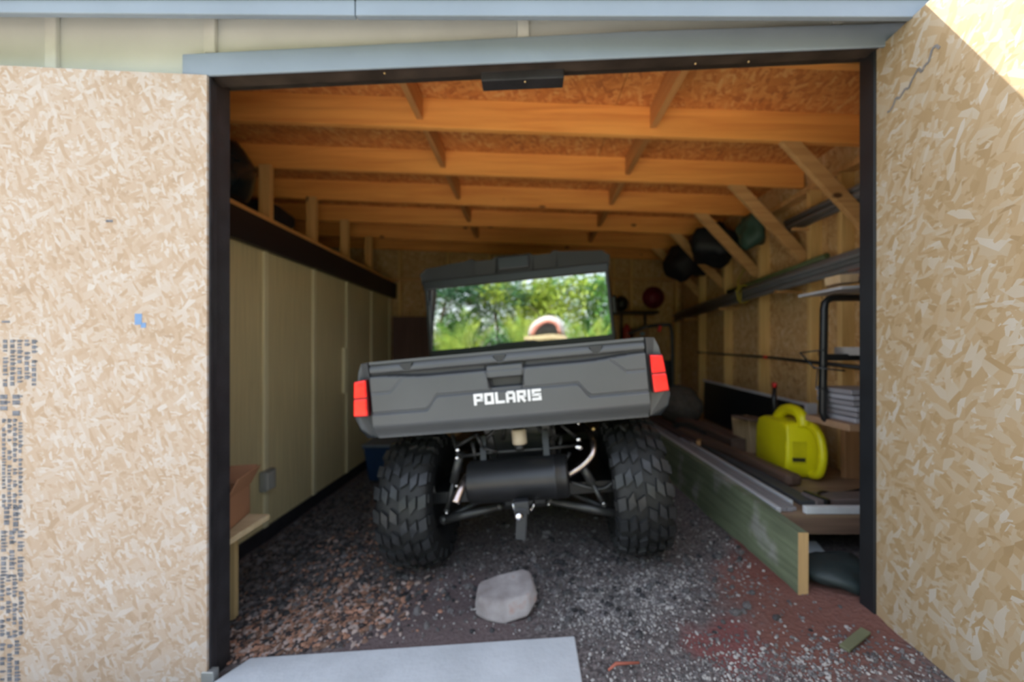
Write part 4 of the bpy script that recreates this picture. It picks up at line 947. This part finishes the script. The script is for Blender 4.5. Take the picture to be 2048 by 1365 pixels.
MB().box((1.50, 5.074, CZ+.20), (1.56, 5.079, CZ+.24)).build('carton_mark', plain('pale_blue', (.2, .4, .5), .6), bpy.data.objects['carton'])
b = MB(); b.lathe([(.05, 0), (.055, .01), (.055, .2), (.03, .24), (.02, .27)], Matrix.Translation((1.33, 5.14, CZ+.086)), 16); b.build('spray_bottle', plain('red_bottle', (.35, .03, .03), .4), label='red bottle on the dark back shelf close to the vehicle', category='bottle')
b = MB(); b.ball((1.25, 5.12, CZ+.64), .10, 2, (1, 1, 1.1)); b.build('black_helmet', M_blackplast, label='round black helmet on the dark back shelf', category='helmet')
# hand truck
HT = empty('hand_truck', (0, 0, 0), label='black tubular hand truck with a red tag behind the vehicle corner', category='hand truck')
MB().tube(smooth([W(1258, 668, 4.2), W(1290, 655, 4.2), W(1330, 650, 4.1), W(1342, 655, 4.1), W(1345, 700, 4.1), W(1345, 760, 4.1), W(1345, 830, 4.1)], 4), .020, 8).build('handle_frame', M_blackplast, HT)
MB().box((1.49, 4.12, CZ-.72), (1.60, 4.2, CZ-.12), .01).build('back_plate', M_blackplast, HT)
MB().obox(W(1319, 658, 4.09), (.03, .035, .07), (0, .2, 0), .005).build('red_tag', bpy.data.materials['red_cap'], HT)
b = MB(); b.ball((0, 0, 0), .25, 3, (.95, 1.2, .85))
for v in b.bm.verts: v.co += v.co.normalized()*mnoise.noise(v.co*6)*.05
o = b.build('burlap_sack', plain('burlap', (.10, .085, .07), .95, var=.3, scale=20, bump=.5), label='lumpy grey-brown sack at the far end of the platform', category='sack'); o.location = (1.66, 4.15, PT+.19)
for f in o.data.polygons: f.use_smooth = True
o = MB().obox((1.60, 3.55, PT+.03), (.30, .38, .07), (.05, 0, .3), .02).build('dark_tarp', plain('tarp', (.02, .028, .032), .5), label='folded dark tarp in front of the lumpy sack', category='tarp')

# under the platform
o = MB().obox((1.42, 1.86, .155), (.11, .09, .012), (.5, .1, .2), .001).build('grey_tile', plain('tile_grey', (.33, .36, .36), .6), label='small pale grey tile leaning under the platform', category='tile')
b = MB(); b.ball((0, 0, 0), .16, 3, (1.15, .8, .38))
for v in b.bm.verts: v.co += v.co.normalized()*(mnoise.noise(v.co*8)*.06+mnoise.noise(v.co*22)*.02)
o = b.build('rubber_sheet', plain('dark_green_rubber', (.022, .035, .036), .55, bump=.3), label='crumpled dark green-black tarp on the ground by the right post', category='tarp'); o.location = (1.42, 1.66, .16)
for f in o.data.polygons: f.use_smooth = True

# rock, twig
b = MB()
for p in ((-.118, .085, .075), (-.03, .10, .085), (.09, .11, .088), (.122, .09, .085), (.128, .01, .07), (.10, -.05, .058), (-.03, -.06, .06), (-.118, -.02, .062), (-.132, .05, .07),
          (-.145, .0, .03), (-.12, .05, .0), (.13, .06, .02), (.145, -.02, .02), (.09, -.085, -.01), (-.02, -.10, -.015), (-.09, -.08, .0), (-.14, -.03, -.01), (.1, .1, -.02), (-.1, .08, -.02), (0, 0, -.03)):
    b.bm.verts.new(p)
bmesh.ops.convex_hull(b.bm, input=b.bm.verts[:])
for v in [v for v in b.bm.verts if not v.link_faces]: b.bm.verts.remove(v)
m, t, bs = newmat('pinkish_rock'); tc = N(t, 'ShaderNodeTexCoord'); nz = N(t, 'ShaderNodeTexNoise'); nz.inputs['Scale'].default_value = 9; nz.inputs['Detail'].default_value = 6; t.links.new(tc.outputs['Object'], nz.inputs[0])
r = N(t, 'ShaderNodeValToRGB'); e = r.color_ramp.elements; e[0].position = .3; e[0].color = (.20, .17, .165, 1); e[1].position = .6; e[1].color = (.36, .335, .335, 1); x = e.new(.72); x.color = (.34, .20, .16, 1)
t.links.new(nz.outputs[0], r.inputs[0]); t.links.new(r.outputs[0], bs.inputs['Base Color']); bs.inputs['Roughness'].default_value = .85
bp = N(t, 'ShaderNodeBump'); bp.inputs['Strength'].default_value = .5; bp.inputs['Distance'].default_value = .01; t.links.new(nz.outputs[0], bp.inputs['Height']); t.links.new(bp.outputs[0], bs.inputs['Normal'])
o = b.build('rock', m, bevel=.012, label='pale grey flat-topped rock on the ground behind the vehicle', category='rock'); o.location = (-.108, 1.675, .008); o.rotation_euler = (0, -.10, .10)
o.modifiers['bevel'].segments = 3; o.modifiers['bevel'].angle_limit = .35
MB().tube([(.27, 1.29, .045), (.30, 1.31, .05), (.385, 1.315, .05)], [.004, .006, .004], 6).build('red_twig', plain('red_wood', (.40, .12, .08), .7), label='short reddish stick on the gravel right of the slab', category='stick')
b = MB(); b.bar((1.10, 1.30, .112), (1.24, 1.37, .122), .03, .010, bev=.002); b.build('green_stick', plain('green_lath', (.15, .16, .09), .7), label='short greenish wood strip at the foot of the right door', category='wood strip')

# ------------------------------------------------------------ garden across the drive (seen in the vehicle's rear window)
def leafmat(name, c, var=.35):
    m, t, b = newmat(name)
    oi = N(t, 'ShaderNodeTexCoord'); nz = N(t, 'ShaderNodeTexNoise'); nz.inputs['Scale'].default_value = 3; t.links.new(oi.outputs['Object'], nz.inputs[0])
    r = N(t, 'ShaderNodeValToRGB'); r.color_ramp.elements[0].position = .35; r.color_ramp.elements[1].position = .65
    r.color_ramp.elements[0].color = tuple(v*(1-var) for v in c)+(1,); r.color_ramp.elements[1].color = tuple(min(1, v*(1+var)) for v in c)+(1,)
    t.links.new(nz.outputs[0], r.inputs[0]); t.links.new(r.outputs[0], b.inputs['Base Color']); b.inputs['Roughness'].default_value = .45
    b.inputs['Transmission Weight'].default_value = 0
    tl_ = N(t, 'ShaderNodeBsdfTranslucent'); t.links.new(r.outputs[0], tl_.inputs[0]); mx = N(t, 'ShaderNodeMixShader'); mx.inputs[0].default_value = .4
    t.links.new(b.outputs[0], mx.inputs[1]); t.links.new(tl_.outputs[0], mx.inputs[2]); t.links.new(mx.outputs[0], t.nodes['Material Output'].inputs[0]); return m
Mlf = [leafmat('leaf_yellow_green', (.30, .40, .06)), leafmat('leaf_green', (.10, .26, .06)), leafmat('leaf_dark', (.04, .13, .06))]
Mbark = plain('bark', (.12, .09, .065), .9, bump=.5)
def crown(rng, n, R, sc, ls, name, mat, parent, z):
    bm = bmesh.new()
    cl = [Vector((rng.gauss(0, .55), rng.gauss(0, .45), rng.gauss(0, .5))) for _ in range(14)]
    for _ in range(n):
        c = rng.choice(cl); p = c+Vector((rng.gauss(0, .22), rng.gauss(0, .22), rng.gauss(0, .2)))
        p = Vector((p.x*R*sc[0], p.y*R*sc[1], p.z*R*sc[2]+z)); s = ls*rng.uniform(.6, 1.3)
        Rm = Euler((rng.uniform(-1, 1), rng.uniform(-1, 1), rng.uniform(0, 6.3))).to_matrix()
        q = [bm.verts.new(p+Rm @ Vector(v)*s) for v in ((-.5, 0, 0), (0, -.22, .05), (.5, 0, 0), (0, .22, .05))]; bm.faces.new(q)
    me = bpy.data.meshes.new(name); bm.to_mesh(me); bm.free(); me.materials.append(mat)
    o = bpy.data.objects.new(name, me); C.objects.link(o); o.parent = parent; o['kind'] = 'stuff'; return o
def tree(x, y, h, R, mat, seed, label, n=2600, ls=.16, sc=(1, 1, .8)):
    rng = random.Random(seed); T = empty('tree', (x, y, 0), label=label, category='tree')
    b = MB(); b.tube(smooth([Vector((0, 0, -.1)), Vector((.05, 0, h*.4)), Vector((-.05, .05, h*.75)), Vector((0, 0, h))]), [.10-.06*i/15 for i in range(16)], 8)
    for k in range(5):
        a = rng.uniform(0, 6.3); z = h*rng.uniform(.45, .8); b.tube([Vector((0, 0, z)), Vector((math.cos(a)*R*.6, math.sin(a)*R*.6, z+R*.5))], [.04, .015], 6)
    b.build('trunk', Mbark, T); crown(rng, n, R, sc, ls, 'foliage', mat, T, h)
tree(-4.3, -7.6, 3.1, 2.0, Mlf[2], 1, 'dark leaved tree across the drive, furthest left', 4200, .2)
tree(-2.5, -8.2, 3.5, 1.9, Mlf[1], 2, 'mid green tree across the drive behind the sago palms', 4200, .2)
tree(-.5, -7.4, 2.9, 1.5, Mlf[0], 3, 'yellow green tree across the drive on the right', 4200, .2)
tree(1.9, -8.5, 2.6, 1.8, Mlf[1], 4, 'broad green tree at the far right across the drive', 4200, .2)
tree(-7.0, -8.5, 3.4, 1.9, Mlf[1], 5, 'tall green tree across the drive beyond the dark one', 4200, .2)
for i, (x, y, mt, lb_) in enumerate(((-5.0, -6.2, 2, 'dark shrub under the dark leaved tree'), (-3.3, -6.6, 1, 'green shrub left of the sago palms'), (-1.6, -6.7, 2, 'dark shrub behind the middle sago palm'), (-.1, -6.4, 0, 'yellow green shrub under the yellow green tree'), (1.6, -6.6, 1, 'green shrub at the right across the drive'))):
    S = empty('shrub', (x, y, -.2), label=lb_, category='shrub', group='shrubs across the drive'); rng = random.Random(20+i)
    crown(rng, 3200, 1.0, (.9, .6, 1.1), .16, 'foliage', Mlf[mt], S, 1.1)
    MB().tube([(0, 0, -.05), (0, 0, .9)], .04, 6).build('stem', Mbark, S)
def frond(b, a, el, Ln, rng):
    pts = []; p = Vector((0, 0, .3)); d = Vector((math.cos(a)*math.cos(el), math.sin(a)*math.cos(el), math.sin(el)))
    for k in range(15):
        pts.append(p.copy()); p += d*Ln/14; d = (d+Vector((0, 0, -.06))).normalized()
    b.tube(pts, [.014-.0007*k for k in range(15)], 4)
    sd = Vector((-math.sin(a), math.cos(a), 0))
    for k in range(2, 15):
        for j in (0, .5):
            q = pts[k-1].lerp(pts[k], j); t_ = (pts[k]-pts[k-1]).normalized(); l = .34*math.sin(PI*min(1, (k+j)/14.5))**.6+.05
            for s in (-1, 1):
                e = q+sd*s*l*.85+t_*l*.45+Vector((0, 0, -.04)); w_ = t_*.018
                v = [b.bm.verts.new(q-w_), b.bm.verts.new(e), b.bm.verts.new(q+w_)]; b.bm.faces.new(v)
for i, (x, y, Ln, lb_) in enumerate(((-.9, -4.6, 2.1, 'largest sago palm in the middle of the bed across the drive'), (-3.0, -5.0, 2.1, 'left sago palm in the bed across the drive'), (.8, -5.0, 2.0, 'right sago palm in the bed across the drive'))):
    S = empty('sago_palm', (x, y, 0), label=lb_, category='palm', group='sago palms across the drive'); rng = random.Random(40+i)
    MB().lathe([(.12, -.05), (.17, .1), (.15, .28), (.05, .36)], Matrix(), 14).build('trunk', Mbark, S)
    for k in range(15):
        b = MB(); frond(b, k*2.4+rng.uniform(-.2, .2), rng.uniform(.95, 1.5), Ln*rng.uniform(.85, 1.1), rng); b.build('frond', Mlf[0] if k % 3 else Mlf[1], S)

OV = empty('reflected_dome', (-.26, -3.2, -.03), label='pale dome on a stand, made up for the arched shape mirrored in the rear window of the vehicle', category='reflection prop')  # made-up dome, placed so its reflection gives the pale arch
M_dome = plain('pale_render', (.36, .34, .33), .8, bump=.3)
b = MB(); b.lathe([(.40, 0), (.41, .10), (.38, .24), (.29, .38), (.15, .47), (.01, .50)], Matrix.Translation((0, 0, 1.45)), 32); b.build('dome', M_dome, OV)
b = MB(); b.prism([(.20*math.cos(PI*k/10)*1.1, 1.47+.27*math.sin(PI*k/10)) for k in range(11)], .36, .43); b.build('dome_opening', M_blackplast, OV)
b = MB(); b.tube([Vector((.24*math.cos(PI*k/12)*1.1, .42, 1.47+.31*math.sin(PI*k/12))) for k in range(13)], .05, 10); b.build('arch_rim', plain('red_rim', (.40, .17, .13), .8), OV)
MB().box((-.45, -.42, 1.38), (.45, .50, 1.45), .01).build('slab', plain('tan_stone', (.40, .34, .20), .8), OV)
for x in (-.4, .4):
    for y in (-.36, .44): MB().box((x-.04, y-.04, -.05), (x+.04, y+.04, 1.38)).build('leg', M_metal, OV)
